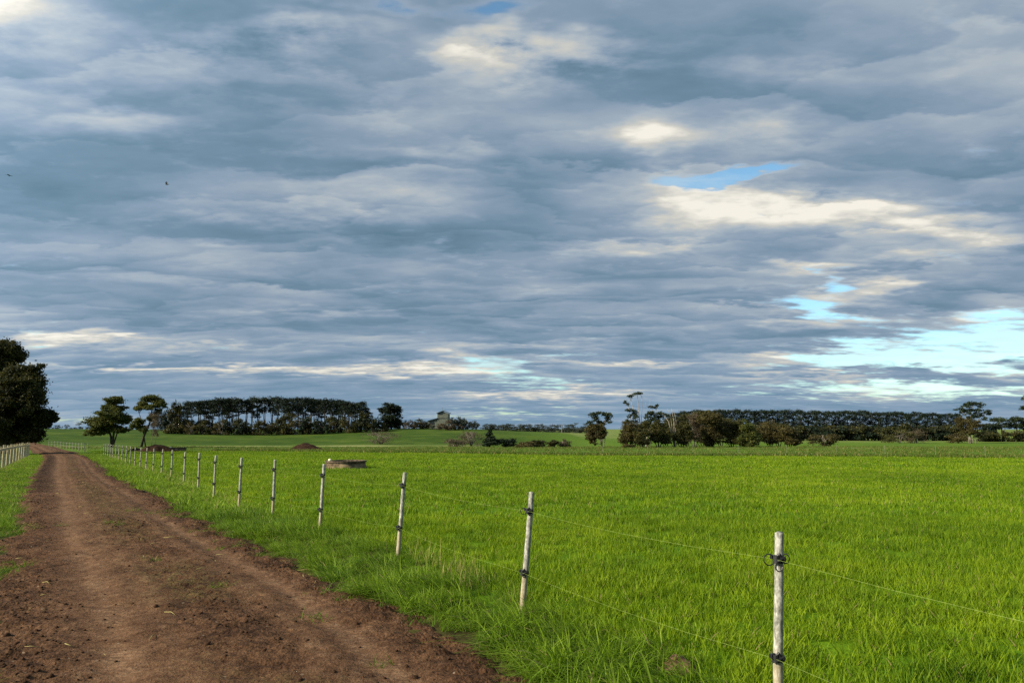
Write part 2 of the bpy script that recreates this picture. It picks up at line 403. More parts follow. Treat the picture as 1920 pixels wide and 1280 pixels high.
def build_road():
    ys = np.concatenate([np.arange(-18, 3.4, .3), np.arange(3.4, 13, .028), np.arange(13, 30, .09), np.arange(30, 80, .3), np.arange(80, 235, 1.0)])
    ws = np.linspace(-.22, 1.22, 120)
    Yg, W = np.meshgrid(ys, ws, indexing='ij')
    xl, xr = road_l(Yg), road_r(Yg)
    X = xl + (xr - xl) * W
    Z = terrain(X, Yg) + road_z(X, Yg, W)
    n, k = X.shape
    V = np.stack([X, Yg, Z], -1).reshape(-1, 3)
    I, J = np.meshgrid(np.arange(n - 1), np.arange(k - 1), indexing='ij')
    Fq = np.stack([I * k + J, I * k + J + 1, (I + 1) * k + J + 1, (I + 1) * k + J], -1).reshape(-1, 4)
    o = mesh_obj('dirt_road', V, Fq, M['road'], smooth=True)
    w = W.ravel(); x = V[:, 0]; y = V[:, 1]
    wob = (fbm(x * .25, y * .25, 2, 61) - .5) * .05
    tr = (np.exp(-((w - .30 + wob) / .05) ** 2) + .5 * np.exp(-((w - .41 + wob) / .03) ** 2) + .6 * np.exp(-((w - .67 + wob) / .03) ** 2)) * (.55 + .6 * fbm(x * .6, y * .6, 3, 62)) + 1.1 * np.exp(-((w - .77 + wob) / .035) ** 2) * sstep(.25, .5, fbm(x * .5, y * .5, 3, 63))
    ro = np.exp(-((w - .95) / .13) ** 2) + .8 * np.exp(-((w - .12) / .10) ** 2) + .7 * np.exp(-((w - .57) / .10) ** 2) * sstep(.35, .6, fbm(x * .4, y * .4, 3, 64))
    gr = np.exp(-((w - .54) / .12) ** 2) * .55 * sstep(.35, .6, fbm(x * .5 + 9, y * .5, 3, 65)) + .35 * sstep(.0, -.1, np.minimum(w, 1 - w))
    ca = o.data.color_attributes.new('wear', 'FLOAT_COLOR', 'POINT')
    ca.data.foreach_set('color', np.clip(np.stack([tr, ro, gr, np.ones_like(w)], -1), 0, 1).astype(np.float32).ravel())
    dd = np.sqrt(np.diff(X, axis=0) ** 2 + np.diff(Yg, axis=0) ** 2).mean(1); sl = np.concatenate([[0], np.cumsum(dd)])
    av = o.data.attributes.new('along', 'FLOAT_VECTOR', 'POINT')
    av.data.foreach_set('vector', np.stack([np.repeat(sl, k), w * 3.3, 0 * w], -1).astype(np.float32).ravel())
    tag(o, 'rutted brown dirt road curving away beside the fence', 'road', kind='structure')
build_road()

# ------------------------------------------------------------------ grass and other scatter (one object each, instanced by geometry nodes)
def blades(n, radius, hmin, hmax, width, lean, curl, seed, bias=0.0, segs=3):
    g = np.random.default_rng(seed)
    q = g.uniform(0, 2 * np.pi, n); r = radius * np.sqrt(g.uniform(0, 1, n))
    bx, by = r * np.cos(q), r * np.sin(q)
    h = g.uniform(hmin, hmax, n); fa = g.uniform(0, 2 * np.pi, n)
    la = g.uniform(0, 2 * np.pi, n)
    dx = np.cos(la) * lean * g.uniform(.2, 1, n) + bias; dy = np.sin(la) * lean * g.uniform(.2, 1, n)
    wv = width * g.uniform(.7, 1.3, n)
    V = []; Fq = []
    tt = np.linspace(0, 1, segs + 1)
    for t in tt:
        s = t + curl * t * t
        cx = bx + h * dx * s; cy = by + h * dy * s
        L = np.sqrt(dx * dx + dy * dy)
        cz = h * (t - .38 * np.minimum(L * (1 + curl), 1.6) * t * t) - .01
        hw = wv * .5 * (1 - .92 * t ** 1.7)
        V.append(np.stack([cx - np.cos(fa) * hw, cy - np.sin(fa) * hw, cz], -1)); V.append(np.stack([cx + np.cos(fa) * hw, cy + np.sin(fa) * hw, cz], -1))
    V = np.stack(V, 1)                                  # n, 2(segs+1), 3
    k = 2 * (segs + 1); base = (np.arange(n) * k)[:, None]
    for s in range(segs):
        Fq.append(np.stack([base[:, 0] + 2 * s, base[:, 0] + 2 * s + 1, base[:, 0] + 2 * s + 3, base[:, 0] + 2 * s + 2], -1))
    return V.reshape(-1, 3), np.concatenate(Fq)
def source(name, objs_data, mat):
    c = bpy.data.collections.new(name)
    for i, (V, Fq) in enumerate(objs_data):
        o = mesh_obj('%s_source_%02d' % (name, i), V, Fq, mat, link=False, smooth=False); c.objects.link(o)
    return c
def scatter(name, pts, rots, scl, idx, collection, label, cat):
    me = bpy.data.meshes.new(name); n = len(pts)
    me.vertices.add(n); me.vertices.foreach_set('co', np.asarray(pts, np.float32).ravel())
    a = me.attributes.new('rot', 'FLOAT_VECTOR', 'POINT'); a.data.foreach_set('vector', np.asarray(rots, np.float32).ravel())
    a = me.attributes.new('scl', 'FLOAT_VECTOR', 'POINT'); a.data.foreach_set('vector', np.asarray(scl, np.float32).ravel())
    a = me.attributes.new('idx', 'INT', 'POINT'); a.data.foreach_set('value', np.asarray(idx, np.int32))
    me.update()
    o = bpy.data.objects.new(name, me); col.objects.link(o)
    ng = bpy.data.node_groups.new(name + '_scatter', 'GeometryNodeTree')
    ng.interface.new_socket('Geometry', in_out='INPUT', socket_type='NodeSocketGeometry')
    ng.interface.new_socket('Geometry', in_out='OUTPUT', socket_type='NodeSocketGeometry')
    N = ng.nodes; L = ng.links
    gi = N.new('NodeGroupInput'); go = N.new('NodeGroupOutput'); ip = N.new('GeometryNodeInstanceOnPoints'); ci = N.new('GeometryNodeCollectionInfo')
    ci.inputs['Collection'].default_value = collection; ci.inputs['Separate Children'].default_value = True; ci.inputs['Reset Children'].default_value = True
    def na(nm, t):
        q = N.new('GeometryNodeInputNamedAttribute'); q.data_type = t; q.inputs['Name'].default_value = nm; return q.outputs[0]
    L.new(gi.outputs[0], ip.inputs['Points']); L.new(ci.outputs[0], ip.inputs['Instance'])
    ip.inputs['Pick Instance'].default_value = True
    L.new(na('idx', 'INT'), ip.inputs['Instance Index'])
    L.new(na('rot', 'FLOAT_VECTOR'), ip.inputs['Rotation']); L.new(na('scl', 'FLOAT_VECTOR'), ip.inputs['Scale'])
    L.new(ip.outputs[0], go.inputs[0])
    md = o.modifiers.new('scatter', 'NODES'); md.node_group = ng
    return tag(o, label, cat, kind='stuff')
def sample(dens, d0, d1, xpad=2.5, seed=0):
    """random ground points in the wedge the photograph and a side step of it can see"""
    g = np.random.default_rng(seed)
    k = .72
    area = k * (d1 * d1 - d0 * d0) + 2 * xpad * (d1 - d0)
    n = int(area * dens)
    y = np.sqrt(g.uniform(d0 * d0, d1 * d1, n))
    x = g.uniform(-1, 1, n) * (k * y + xpad)
    return x, y, g
def rw(x, y): return (x - road_l(y)) / (road_r(y) - road_l(y))
def in_crop(x, y): return (x > fence_x(y) + .15) & (y < boundary(x) + (fbm(x * .1, x * 0, 2, 91) - .5) * 3)

crop_src = source('crop_tuft', [blades(46, .14, .05, .125, .0078, .50, .6, 100 + i) for i in range(6)]
                  + [blades(40, .26, .04, .12, .0135, .50, .5, 120 + i, segs=2) for i in range(4)]
                  + [blades(34, .55, .04, .12, .027, .50, .3, 140 + i, segs=2) for i in range(4)], M['crop'])
P, RT, SC, IX = [], [], [], []
for d0, d1, dens, lo, n, ztop in ((1.0, 9, 56, 0, 6, 1), (9, 14, 40, 0, 6, 1), (14, 36, 15, 6, 4, 1), (36, 95, 4.2, 10, 4, 1.0)):
    x, y, g = sample(dens, d0, d1, seed=int(d0 * 10) + 3)
    k = in_crop(x, y); x, y = x[k], y[k]
    z = terrain(x, y); m = len(x)
    hh = .72 + .75 * fbm(x * .45, y * .45, 3, 70)
    P.append(np.stack([x, y, z], -1)); RT.append(np.stack([g.uniform(-.12, .12, m), g.uniform(-.12, .12, m), g.uniform(0, 6.28, m)], -1))
    s = g.uniform(.8, 1.2, m); SC.append(np.stack([s, s, s * hh], -1)); IX.append(lo + g.integers(0, n, m))
scatter('crop_grass', np.concatenate(P), np.concatenate(RT), np.concatenate(SC), np.concatenate(IX), crop_src,
        'bright green young crop filling the field behind the wire fence', 'grass')

verge_src = source('verge_tuft', [blades(50, .12, .07, .20, .0088, .55, .9, 200 + i, bias=.55) for i in range(6)]
                   + [blades(42, .28, .06, .17, .017, .7, .8, 220 + i, bias=.25, segs=2) for i in range(4)], M['verge'])
P, RT, SC, IX = [], [], [], []
for d0, d1, dens, lo, n in ((1.0, 14, 60, 0, 6), (14, 75, 15, 6, 4)):
    x, y, g = sample(dens, d0, d1, seed=int(d0 * 10) + 5)
    w = rw(x, y)
    edge = (fbm(x * 1.6, y * 1.6, 4, 11) - .5) * .75
    right = (w > .9) & ((w - 1) * 3.3 > edge - .05 + .16 * vnoise(x * 1.3, y * 1.3, 77)) & (x < fence_x(y) + .30)
    left = (w < .1) & (-w * 3.3 > edge - .05 + .16 * vnoise(x * 1.3, y * 1.3, 78)) & (x > lfence_x(y) - 3.0) & (y < 75)
    k = right | left
    x, y, left = x[k], y[k], left[k]; m = len(x); z = terrain(x, y)
    fx = fence_x(y); tall = np.where(left, .40, .25 + 1.0 * sstep(.3, .7, fbm(x * 1.3, y * 1.3, 3, 71)))
    nearf = np.exp(-((x - fx) / .35) ** 2); tall = tall * np.where(left, 1, 1 - .35 * nearf)
    rot = np.where(left, g.uniform(0, 6.28, m), math.pi * 1.15 + g.normal(0, .7, m) + 3.0 * (fbm(x * 1.1, y * 1.1, 2, 72) - .5))
    P.append(np.stack([x, y, z], -1)); RT.append(np.stack([g.uniform(-.1, .1, m), g.uniform(-.1, .1, m), rot], -1))
    s = g.uniform(.8, 1.25, m) ; SC.append(np.stack([s, s, s * 1.15], -1) * (.35 + .65 * tall / .8)[:, None]); IX.append(lo + g.integers(0, n, m))
scatter('verge_grass', np.concatenate(P), np.concatenate(RT), np.concatenate(SC), np.concatenate(IX), verge_src,
        'long green grass leaning over the verges of the dirt road', 'grass')

# weeds creeping onto the road edge
weed_src = source('weed_tuft', [blades(26, .10, .04, .12, .006, 1.0, .8, 300 + i, segs=2) for i in range(5)], M['weed'])
x, y, g = sample(60, 2.0, 16, seed=88)
w = rw(x, y)
pr = 1.3 * np.exp(-np.maximum(0, (1.06 - w) * 3.3) / .30) * sstep(.38, .58, fbm(x * 1.1, y * 1.1, 3, 79)) * (w > .55) * (w < 1.14) \
    + .035 * np.exp(-((w - .55) / .09) ** 2) * sstep(.45, .65, fbm(x * .9, y * .9, 3, 80)) + .7 * np.exp(-np.maximum(0, (w + .03) * 3.3) / .15) * (w > -.1) * (w < .3) + .8 * (((w > 1.05) & (x < fence_x(y) + .3)) | ((w < -.05) & (x > lfence_x(y) - .5)))
ed = (fbm(x * 1.6, y * 1.6, 4, 11) - .5) * .75
pr = np.maximum(pr, .75 * ((1 - w) * 3.3 + ed < .16) * (w > .6) * (x < fence_x(y) + .2)); pr = np.maximum(pr, .75 * (w * 3.3 + ed < .16) * (w < .4) * (x > lfence_x(y) - .5))
k = g.uniform(0, 1, len(x)) < pr; x, y, w = x[k], y[k], w[k]; m = len(x)
z = terrain(x, y) + np.maximum(0, road_z(x, y, w)); s = g.uniform(.5, 1.5, m)
scatter('road_weeds', np.stack([x, y, z], -1), np.stack([0 * s, 0 * s, g.uniform(0, 6.28, m)], -1), np.stack([s, s, s], -1), g.integers(0, 5, m), weed_src,
        'low yellow green weeds creeping onto the dirt road edge', 'weeds')

# dry stalks along the fence line
straw_src = source('straw_tuft', [blades(6, .12, .12, .34, .0045, .30, .15, 400 + i, segs=2) for i in range(5)], M['straw'])
x, y, g = sample(7, 2.5, 60, seed=99)
off = x - fence_x(y)
pr = np.exp(-((off - .05) / .30) ** 2) * sstep(.44, .60, fbm(x * .5 + 3, y * .5, 3, 81)) * 1.2
pr = np.maximum(pr, .85 * np.exp(-((y - 8.4) / .7) ** 2 - ((off - .10) / .2) ** 2))
pr = np.maximum(pr, .8 * np.exp(-((lfence_x(y) - x) / .5) ** 2) * (y < 66))
k = (g.uniform(0, 1, len(x)) < pr); x, y = x[k], y[k]
xs = g.normal(0, .14, 26) ; ys = 8.35 + g.normal(0, .5, 26); xs = fence_x(ys) + .14 + xs
x = np.concatenate([x, xs]); y = np.concatenate([y, ys]); m = len(x); z = terrain(x, y); s = g.uniform(.7, 1.15, m)
scatter('dry_grass_stalks', np.stack([x, y, z], -1), np.stack([g.uniform(-.15, .15, m), g.uniform(-.15, .15, m), g.uniform(0, 6.28, m)], -1),
        np.stack([s, s, s], -1), g.integers(0, 5, m), straw_src, 'dry straw coloured stalks standing along the fence line', 'grass')

# rank pasture beyond the crop
rank_src = source('rank_tuft', [blades(22, .7, .15, .42, .05, .5, .3, 500 + i, segs=2) for i in range(5)], M['rank'])
x, y, g = sample(1.1, 50, 150, seed=111)
b = boundary(x)
k = (y > b - .5) & (x > fence_x(y) + 1.0) & (g.uniform(0, 1, len(x)) < .25 + .5 * sstep(.4, .6, fbm(x * .06, y * .2, 3, 92)))
x2, y2 = x[k], y[k]
g2 = np.random.default_rng(5); n = 2600
xe = g2.uniform(-36, 62, n); ye = boundary(xe) + g2.normal(0, .8, n) + .6
x = np.concatenate([x2, xe]); y = np.concatenate([y2, ye]); m = len(x); z = terrain(x, y)
s = np.concatenate([g.uniform(.35, .8, len(x2)), g2.uniform(.6, 1.15, n)])
scatter('rank_pasture_grass', np.stack([x, y, z], -1), np.stack([0 * s, 0 * s, g.uniform(0, 6.28, m)], -1), np.stack([s, s, s], -1), g.integers(0, 5, m), rank_src,
        'rough dull green pasture grass beyond the bright crop field', 'grass')

# clods and straw litter on the road
def clod(seed):
    g = np.random.default_rng(seed); mb = MB(); prof = []
    n, mm = 7, 5; V = []
    for i in range(mm):
        a = math.pi * i / (mm - 1)
        for k in range(n):
            q = 2 * math.pi * k / n; r = math.sin(a) * g.uniform(.7, 1.25) + .02
            V.append((r * math.cos(q), r * math.sin(q) * .8, -math.cos(a) * .55 * g.uniform(.8, 1.2)))
    Fq = np.array([(i * n + k, i * n + (k + 1) % n, (i + 1) * n + (k + 1) % n, (i + 1) * n + k) for i in range(mm - 1) for k in range(n)])
    return np.array(V), Fq
clod_src = source('clod', [clod(600 + i) for i in range(8)], M['soil'])
x, y, g = sample(620, 3.4, 20, seed=123)
w = rw(x, y)
pr = (.85 * np.exp(-((w - .95) / .13) ** 2) + .45 * np.exp(-((w - .12) / .11) ** 2) + .4 * np.exp(-((w - .57) / .10) ** 2)) * sstep(.38, .66, fbm(x * .8, y * .8, 4, 82)) + .02 * ((w > 0) & (w < 1))
pr = pr * np.where(y > 11, .5, 1)
k = (g.uniform(0, 1, len(x)) < pr) & (w > -.05) & (w < 1.08); x, y, w = x[k], y[k], w[k]; m = len(x)
z = terrain(x, y) + road_z(x, y, w); s = np.minimum(g.gamma(1.8, .0042, m) + .003, .034)
scatter('dirt_clods', np.stack([x, y, z], -1), g.uniform(0, 6.28, (m, 3)) * np.array([.1, .1, 1]), np.stack([s, s, s], -1), g.integers(0, 8, m), clod_src,
        'small crumbly brown clods loose on the dirt road', 'clods')
lit = []
for i in range(6):
    mb = MB(); g0 = random.Random(i)
    L = g0.uniform(.05, .16)
    mb.tube([(-L / 2, 0, .004), (0, g0.uniform(-.02, .02), .012), (L / 2, g0.uniform(-.03, .03), .005)], [.0022, .0028, .0018], 4)
    lit.append((np.array(mb.V), np.array([f for f in mb.F if len(f) == 4])))
lit_src = source('straw_bit', lit, M['straw'])
x, y, g = sample(1.3, 4, 26, seed=131)
w = rw(x, y); k = (w > .02) & (w < 1.05); x, y, w = x[k], y[k], w[k]; m = len(x); s = g.uniform(.5, 1.5, m)
scatter('straw_litter', np.stack([x, y, terrain(x, y) + road_z(x, y, w) + .008], -1), np.stack([0 * s, 0 * s, g.uniform(0, 6.28, m)], -1), np.stack([s, s, s], -1), g.integers(0, 6, m), lit_src,
        'pale straw bits lying scattered on the dirt road', 'straw')

# ------------------------------------------------------------------ roadside electric fence
POSTS = [(1.5, 2.72, 1.0, 0, 0)] + [(4.3, 1.455, 1.02, 2.8, 1), (6.75, .09, 1.04, 4.7, 2), (9.74, -1.45, 1.04, 4.0, 3), (12, -3.02, 1.05, 2.0, 3), (14.1, -4.43, 1.05, .6, 3), (16.1, -5.78, 1.06, 1.0, 3),
         (19.1, -7.5, 1.05, .4, 3), (22, -9.1, 1.06, -.5, 3), (25.4, -11, 1.05, .3, 3)] + [(29 + 2.6 * i, -13.05 - 1.583 * i, 1.05, .8 * math.sin(i * 2.1), 3) for i in range(16)]
WH = (.875, .345)
def stake_mesh(h, r, seed):
    g = random.Random(seed); mb = MB(); n = 12
    zs = [-.25, 0, .12, .3, .5, .7, .85, h - .012, h]
    prof = [r * (1.06 - .08 * z / h) for z in zs]; prof[-1] *= .9
    V = []
    for z, q in zip(zs, prof):
        ox, oy = g.uniform(-.002, .002), g.uniform(-.002, .002)
        for k in range(n):
            a = 2 * math.pi * k / n; rr = q * (1 + g.uniform(-.05, .05)); V.append((ox + rr * math.cos(a), oy + rr * math.sin(a), z + (g.uniform(-.006, .004) if z == h else 0)))
    Fq = [(i * n + k, i * n + (k + 1) % n, (i + 1) * n + (k + 1) % n, (i + 1) * n + k) for i in range(len(zs) - 1) for k in range(n)] + [tuple((len(zs) - 1) * n + k for k in range(n))]
    mb.add(V, Fq); return mb
def ring(c, r, ry, nrm, seed=0, n=18):
    g = random.Random(seed); nrm = Vector(nrm).normalized(); a = nrm.orthogonal().normalized(); a = Vector((0, 0, 1)) - nrm * nrm.z
    a.normalize(); b = nrm.cross(a)
    return [Vector(c) + b * (r * math.cos(2 * math.pi * k / n)) * (1 + .05 * math.sin(3 * k)) + a * (ry * math.sin(2 * math.pi * k / n)) for k in range(n)]
def insulator(z, style, parent, seed):
    """clip that straps round the post on the road side and carries the wire"""
    mb = MB(); zz, z, sc = z, 0.0, .76
    mb.lathe([(.034, z - .020), (.041, z - .019), (.041, z - .005), (.034, z - .004)], 16)
    mb.lathe([(.034, z + .008), (.040, z + .009), (.040, z + .019), (.034, z + .020)], 16)
    mb.box((-.030, -.034, z), (.050, .046, .056), R(42), .010)
    mb.box((-.052, -.024, z + .014), (.050, .024, .026), R(20), .006)
    mb.box((.004, -.046, z + .012), (.052, .030, .024), R(-12), .007)
    mb.tube([(-.034, -.050, z + .024), (-.020, -.062, z + .044), (-.004, -.056, z + .026)], .009, 6)
    mb.tube([(.0, -.050, z - .020), (.022, -.044, z - .010), (.034, -.032, z + .006)], .011, 6)
    mb.tube([(-.055, -.034, z - .026), (-.02, -.062, z - .004), (.016, -.054, z + .018)], .010, 6)
    o = mb.build('insulator', M['black'], parent); o.location = (0, 0, zz); o.scale = (sc, sc, sc)
    loops = {1: [((-.085, -.035, z - .006), .042, .040, (.15, -1, .05)), ((-.018, -.052, z - .050), .026, .034, (.1, -1, .1)), ((.036, -.030, z + .006), .028, .034, (-.4, -1, 0))],
             2: [((-.075, -.030, z - .006), .040, .036, (.2, -1, 0)), ((-.002, -.045, z - .030), .018, .020, (.1, -1, .1))],
             3: [((-.012, -.042, z - .030), .022, .022, (.1, -1, .1))],
             4: [((-.045, -.040, z + .012), .020, .022, (.3, -1, .2))]}[style]
    for c, a, b, nn in loops:
        q = MB(); q.tube(ring(c, a, b, nn, seed), .0044, 6, closed=True); q.build('loop', M['black'], o)
    return o
post_pts = []
for i, (d, x, h, lean, style) in enumerate(POSTS):
    z = tz(x, d)
    if i == 0: lab = 'weathered grey fence post just beyond the photo edge nearest the camera'
    elif i == 1: lab = 'nearest tall mottled grey fence post with three black cable loops on its insulator'
    elif i == 2: lab = 'leaning grey fence post, second from the camera, one wide cable loop at its insulator'
    elif i == 3: lab = 'leaning grey fence post just before the dry stalks, third from the camera'
    elif i == 4: lab = 'grey fence post in front of the concrete water trough, fourth from the camera'
    else: lab = 'slim weathered fence post, %s from the camera along the roadside wire fence' % ORD[i - 1]
    e = empty('fence_post', (x, d, z), lab, 'fence post', 'posts of the roadside electric fence')
    e.rotation_euler = (0, R(lean), 0)
    stake_mesh(h, .0255 if d < 20 else .029, i).build('stake', M['post'], e, smooth=True)
    if style:
        insulator(WH[0], style if style < 4 else 3, e, i); insulator(WH[1], 4 if style == 1 else 3, e, i + 50)
    mt = Matrix.Rotation(R(lean), 4, 'Y')
    post_pts.append([Vector((x, d, z)) + (mt @ Vector((-.036, -.026, q))) for q in WH])
for j, (nm, lab) in enumerate((('upper', 'upper thin pale wire strung between the roadside fence posts'), ('lower', 'lower thin pale wire strung between the roadside fence posts'))):
    pts = []
    for a, b in zip(post_pts[:-1], post_pts[1:]):
        for t in (0, .25, .5, .75):
            p = a[j].lerp(b[j], t); p.z -= .03 * 4 * t * (1 - t); pts.append(p)
    pts.append(post_pts[-1][j])
    mb = MB(); mb.tube(pts, .0007, 5); tag(mb.build('fence_wire', M['wire']), lab, 'wire', 'wires of the roadside electric fence')

# far continuation of the fence along the bending road
fp = [(86 + 4.4 * i, 172 - 5.6 * i) for i in range(14)]
proto = None
for i, (d, px) in enumerate(fp):
    p = at(px, d)
    lab = 'tiny pale post, %s from its near end, in the far fence by the road bend' % ORD[i]
    if proto is None:
        proto = tag(stake_mesh(1.1, .032, 77).build('far_fence_post', M['post'], None, True), lab, 'fence post', 'posts of the far roadside fence'); proto.location = p
    else:
        o = proto.copy(); col.objects.link(o); o.location = p; o['label'] = lab
for zz, q in ((.95, 'upper'), (.5, 'lower')):
    mb = MB(); mb.tube([at(px, d) + Vector((0, 0, zz)) for d, px in fp], .014, 4)
    tag(mb.build('far_fence_rail', M['greybark']), '%s dark rail wire of the far fence by the road bend' % q, 'rail', 'rails of the far roadside fence')
# thin posts on the paddock boundary
st = None
for i, px in enumerate((1128, 1212, 1296, 1380, 1470, 1563, 1652, 1746, 1838)):
    d = 64
    for _ in range(12): d = float(boundary(np.array((px - 960) / F * d))) + 1.2
    p = at(px, d)
    lab = 'thin pale boundary post in rank grass beyond the crop, %s from the western end' % ORD[i]
    lab = 'thin pale boundary post beyond the crop field, %s of nine counting rightward' % ORD[i]
    if st is None:
        mb = MB(); mb.tube([(0, 0, -.2), (0, 0, .5), (.01, 0, .95)], .013, 6); mb.box((0, 0, .85), (.04, .03, .04), 0, .008)
        st = tag(mb.build('boundary_post', M['steel'], None), lab, 'post', 'thin posts on the paddock boundary'); st.location = p
    else:
        o = st.copy(); col.objects.link(o); o.location = p; o['label'] = lab

# cream rail fence on the far verge of the road
def rail_fence():
    ds = [20, 22.6, 25.2, 27.8, 30.4, 33, 35.7, 38.4, 41.2, 44, 46.8, 49.8, 52.8, 55.8, 58.9, 62.0, 65.2]
    base = Vector((float(lfence_x(35.7)), 35.7, 0)); base.z = tz(base.x, base.y)
    e = empty('rail_fence', base, 'cream timber post and rail fence beside the big dark tree', 'fence')
    pts = [Vector((float(lfence_x(d)), d, tz(float(lfence_x(d)), d))) - base for d in ds]
    ang = math.atan2(pts[-1].y - pts[0].y, pts[-1].x - pts[0].x)
    for i, p in enumerate(pts):
        mb = MB(); w = .13 if i < len(pts) - 2 else .20; h = 1.12 + .10 * random.random()
        mb.box((p.x, p.y, p.z + h / 2 - .1), (w, w, h + .2), ang, .02); mb.build('post', M['cream'], e)
    for zz, t in ((.98, .12),):
        mb = MB(); off = Vector((math.sin(ang), -math.cos(ang), 0)) * .095
        V = []; Fq = []
        for p in pts:
            for dy, dz in ((-.03, -t / 2), (.03, -t / 2), (.03, t / 2), (-.03, t / 2)):
                V.append(p + off * (1 + dy * 10) + Vector((0, 0, zz + dz)))
        for i in range(len(pts) - 1):
            for k in range(4): Fq.append((i * 4 + k, i * 4 + (k + 1) % 4, i * 4 + 4 + (k + 1) % 4, i * 4 + 4 + k))
        Fq += [(0, 1, 2, 3), tuple(4 * (len(pts) - 1) + k for k in (3, 2, 1, 0))]
        mb.add(V, Fq); mb.build('rail', M['cream'], e)
rail_fence()

# ------------------------------------------------------------------ trough, mounds, hole
def trough(px, d, r, h, label, ballpx=None):
    p = at(px, d); e = empty('water_trough', p, label, 'trough', 'round concrete water troughs')
    mb = MB(); mb.lathe([(r * 1.06, -.1), (r * 1.03, .05), (r * .99, .15), (r * .95, h - .09), (r * .92, h - .08)], 40); mb.build('basin_wall', M['concrete'], e, True)
    mb = MB(); mb.lathe([(r * .93, h - .085), (r * 1.01, h - .08), (r * 1.02, h - .005), (r * 1.0, h), (r * .88, h), (r * .87, h - .02), (r * .86, h - .25)], 40); mb.build('rim', M['rim'], e)
    mb = MB(); mb.lathe([(r * .865, h - .10), (r * .4, h - .10), (.001, h - .10)], 40); mb.build('water_surface', M['pane'], e)
    mb = MB(); mb.lathe([(.001, -.02), (.085, 0), (.125, .05), (.12, .11), (.08, .155), (.001, .17)], 16); o = mb.build('float_cover', M['float'], e, True); o.scale = (.72,) * 3
    o.location = (-r * .62, -r * .68, h - .005)
trough(652, 38.5, 1.03, .39, 'round concrete water trough with pale float in the crop field')
trough(340, 91, .95, .5, 'distant round concrete water trough beside the dirt mound')
def mound(px, d, w, h, label, seed, mat, depth=1.0, name='dirt_mound'):
    p = at(px, d); g = np.random.default_rng(seed); n, mm = 48, 16; V = []; Fq = []
    for i in range(mm):
        t = i / (mm - 1)
        for k in range(n):
            a = 2 * math.pi * k / n; rr = w / 2 * t * (1 + .16 * math.sin(2 * a + seed) + .08 * math.sin(5 * a + seed))
            x, y = rr * math.cos(a), rr * math.sin(a) * depth
            z = h * (1 - t ** 1.5) ** 1.25 * (1 + .3 * (vnoise(np.array(x * 3 / w * 2), np.array(y * 3 / w * 2), seed) - .5)) + (vnoise(np.array(x * 9 / w), np.array(y * 9 / w), seed + 3) - .5) * h * .22 * (t > 0)
            V.append((x, y, float(z) - (.18 * h + .02 if i == mm - 1 else 0)))
    for i in range(mm - 1):
        for k in range(n): Fq.append((i * n + k, (i + 1) * n + k, (i + 1) * n + (k + 1) % n, i * n + (k + 1) % n))
    o = mesh_obj(name, V, Fq, mat, None, True); o.location = p
    return tag(o, label, 'mound')
mound(577, 107, 5.2, 1.0, 'dark brown soil heap standing alone below the pine copse', 3, M['soil_dark'])
mound(302, 88, 4.4, .95, 'brown soil heap behind the fence under the twin trees', 8, M['soil_dark'])
mound(262, 90, 2.2, .5, 'low brown spill of soil at the foot of the twin trees', 12, M['soil_dark'])
hp = hit(1258, 1252)
mm_ = mound(1258, hp.y, .34, .085, 'small bare earth lump in the grass beside the nearest post', 5, M['soil_grey'], .8, 'earth_lump')

# ------------------------------------------------------------------ trees
def leaves(clumps, per, size, seed, flat=.0, stretch=.55, up=0.0):
    """many leaf-sized faces through the volume of each clump (cx,cy,cz,rx,ry,rz)"""
    g = np.random.default_rng(seed); C = np.array([c[:6] for c in clumps], float)
    vol = (C[:, 3] * C[:, 4] * C[:, 5]) ** .55; cnt = np.maximum(6, (per * len(C) * vol / vol.sum())).astype(int)
    k = np.repeat(np.arange(len(C)), cnt); n = len(k)
    u = g.normal(size=(n, 3)); u /= np.linalg.norm(u, axis=1)[:, None]
    r = g.uniform(.1, 1, n) ** .5 * (1 + .16 * g.normal(size=n)); r = np.where(g.uniform(0, 1, n) < .16, r * g.uniform(1.1, 1.65, n), r)
    u[:, 2] = np.where(u[:, 2] < -.35, u[:, 2] * .6, u[:, 2])
    # leaves gather on twigs: each clump holds a handful of small sprays with gaps between them
    m = np.clip((9 * (C[:, 3] * C[:, 4]) ** .5).astype(int), 5, 34); off = np.concatenate([[0], np.cumsum(m)]); kk = np.repeat(np.arange(len(C)), m)
    us = g.normal(size=(len(kk), 3)); us /= np.linalg.norm(us, axis=1)[:, None]; us[:, 2] = np.where(us[:, 2] < -.45, us[:, 2] * .6, us[:, 2])
    us[:, 2] = np.where(us[:, 2] < 0, us[:, 2] * .7, us[:, 2])
    S = C[kk, :3] + us * (g.uniform(.10, 1.22, len(kk)) ** .6)[:, None] * C[kk, 3:6]
    sp = S[off[k] + (g.uniform(0, 1, n) * m[k]).astype(int)]
    sig = np.clip(C[k, 3:6] * .30, .10, .36) * np.array([1, 1, .8])
    P = np.where((g.uniform(0, 1, n) < .86)[:, None], sp + g.normal(size=(n, 3)) * sig, C[k, :3] + u * r[:, None] * C[k, 3:6])
    s = size * g.uniform(.55, 1.45, n)
    a = g.normal(size=(n, 3)); a[:, 2] *= (1 - flat); a[:, 2] += up * 2; a /= np.linalg.norm(a, axis=1)[:, None]
    b = np.cross(a, g.normal(size=(n, 3))); b /= np.linalg.norm(b, axis=1)[:, None]
    a = a * s[:, None] * .5; b = b * (s * stretch)[:, None] * .5
    V = np.stack([P - a, P + b * .9 - a * .1, P + a, P - b * .9 + a * .1], 1).reshape(-1, 3)
    return V, np.arange(4 * n).reshape(n, 4)
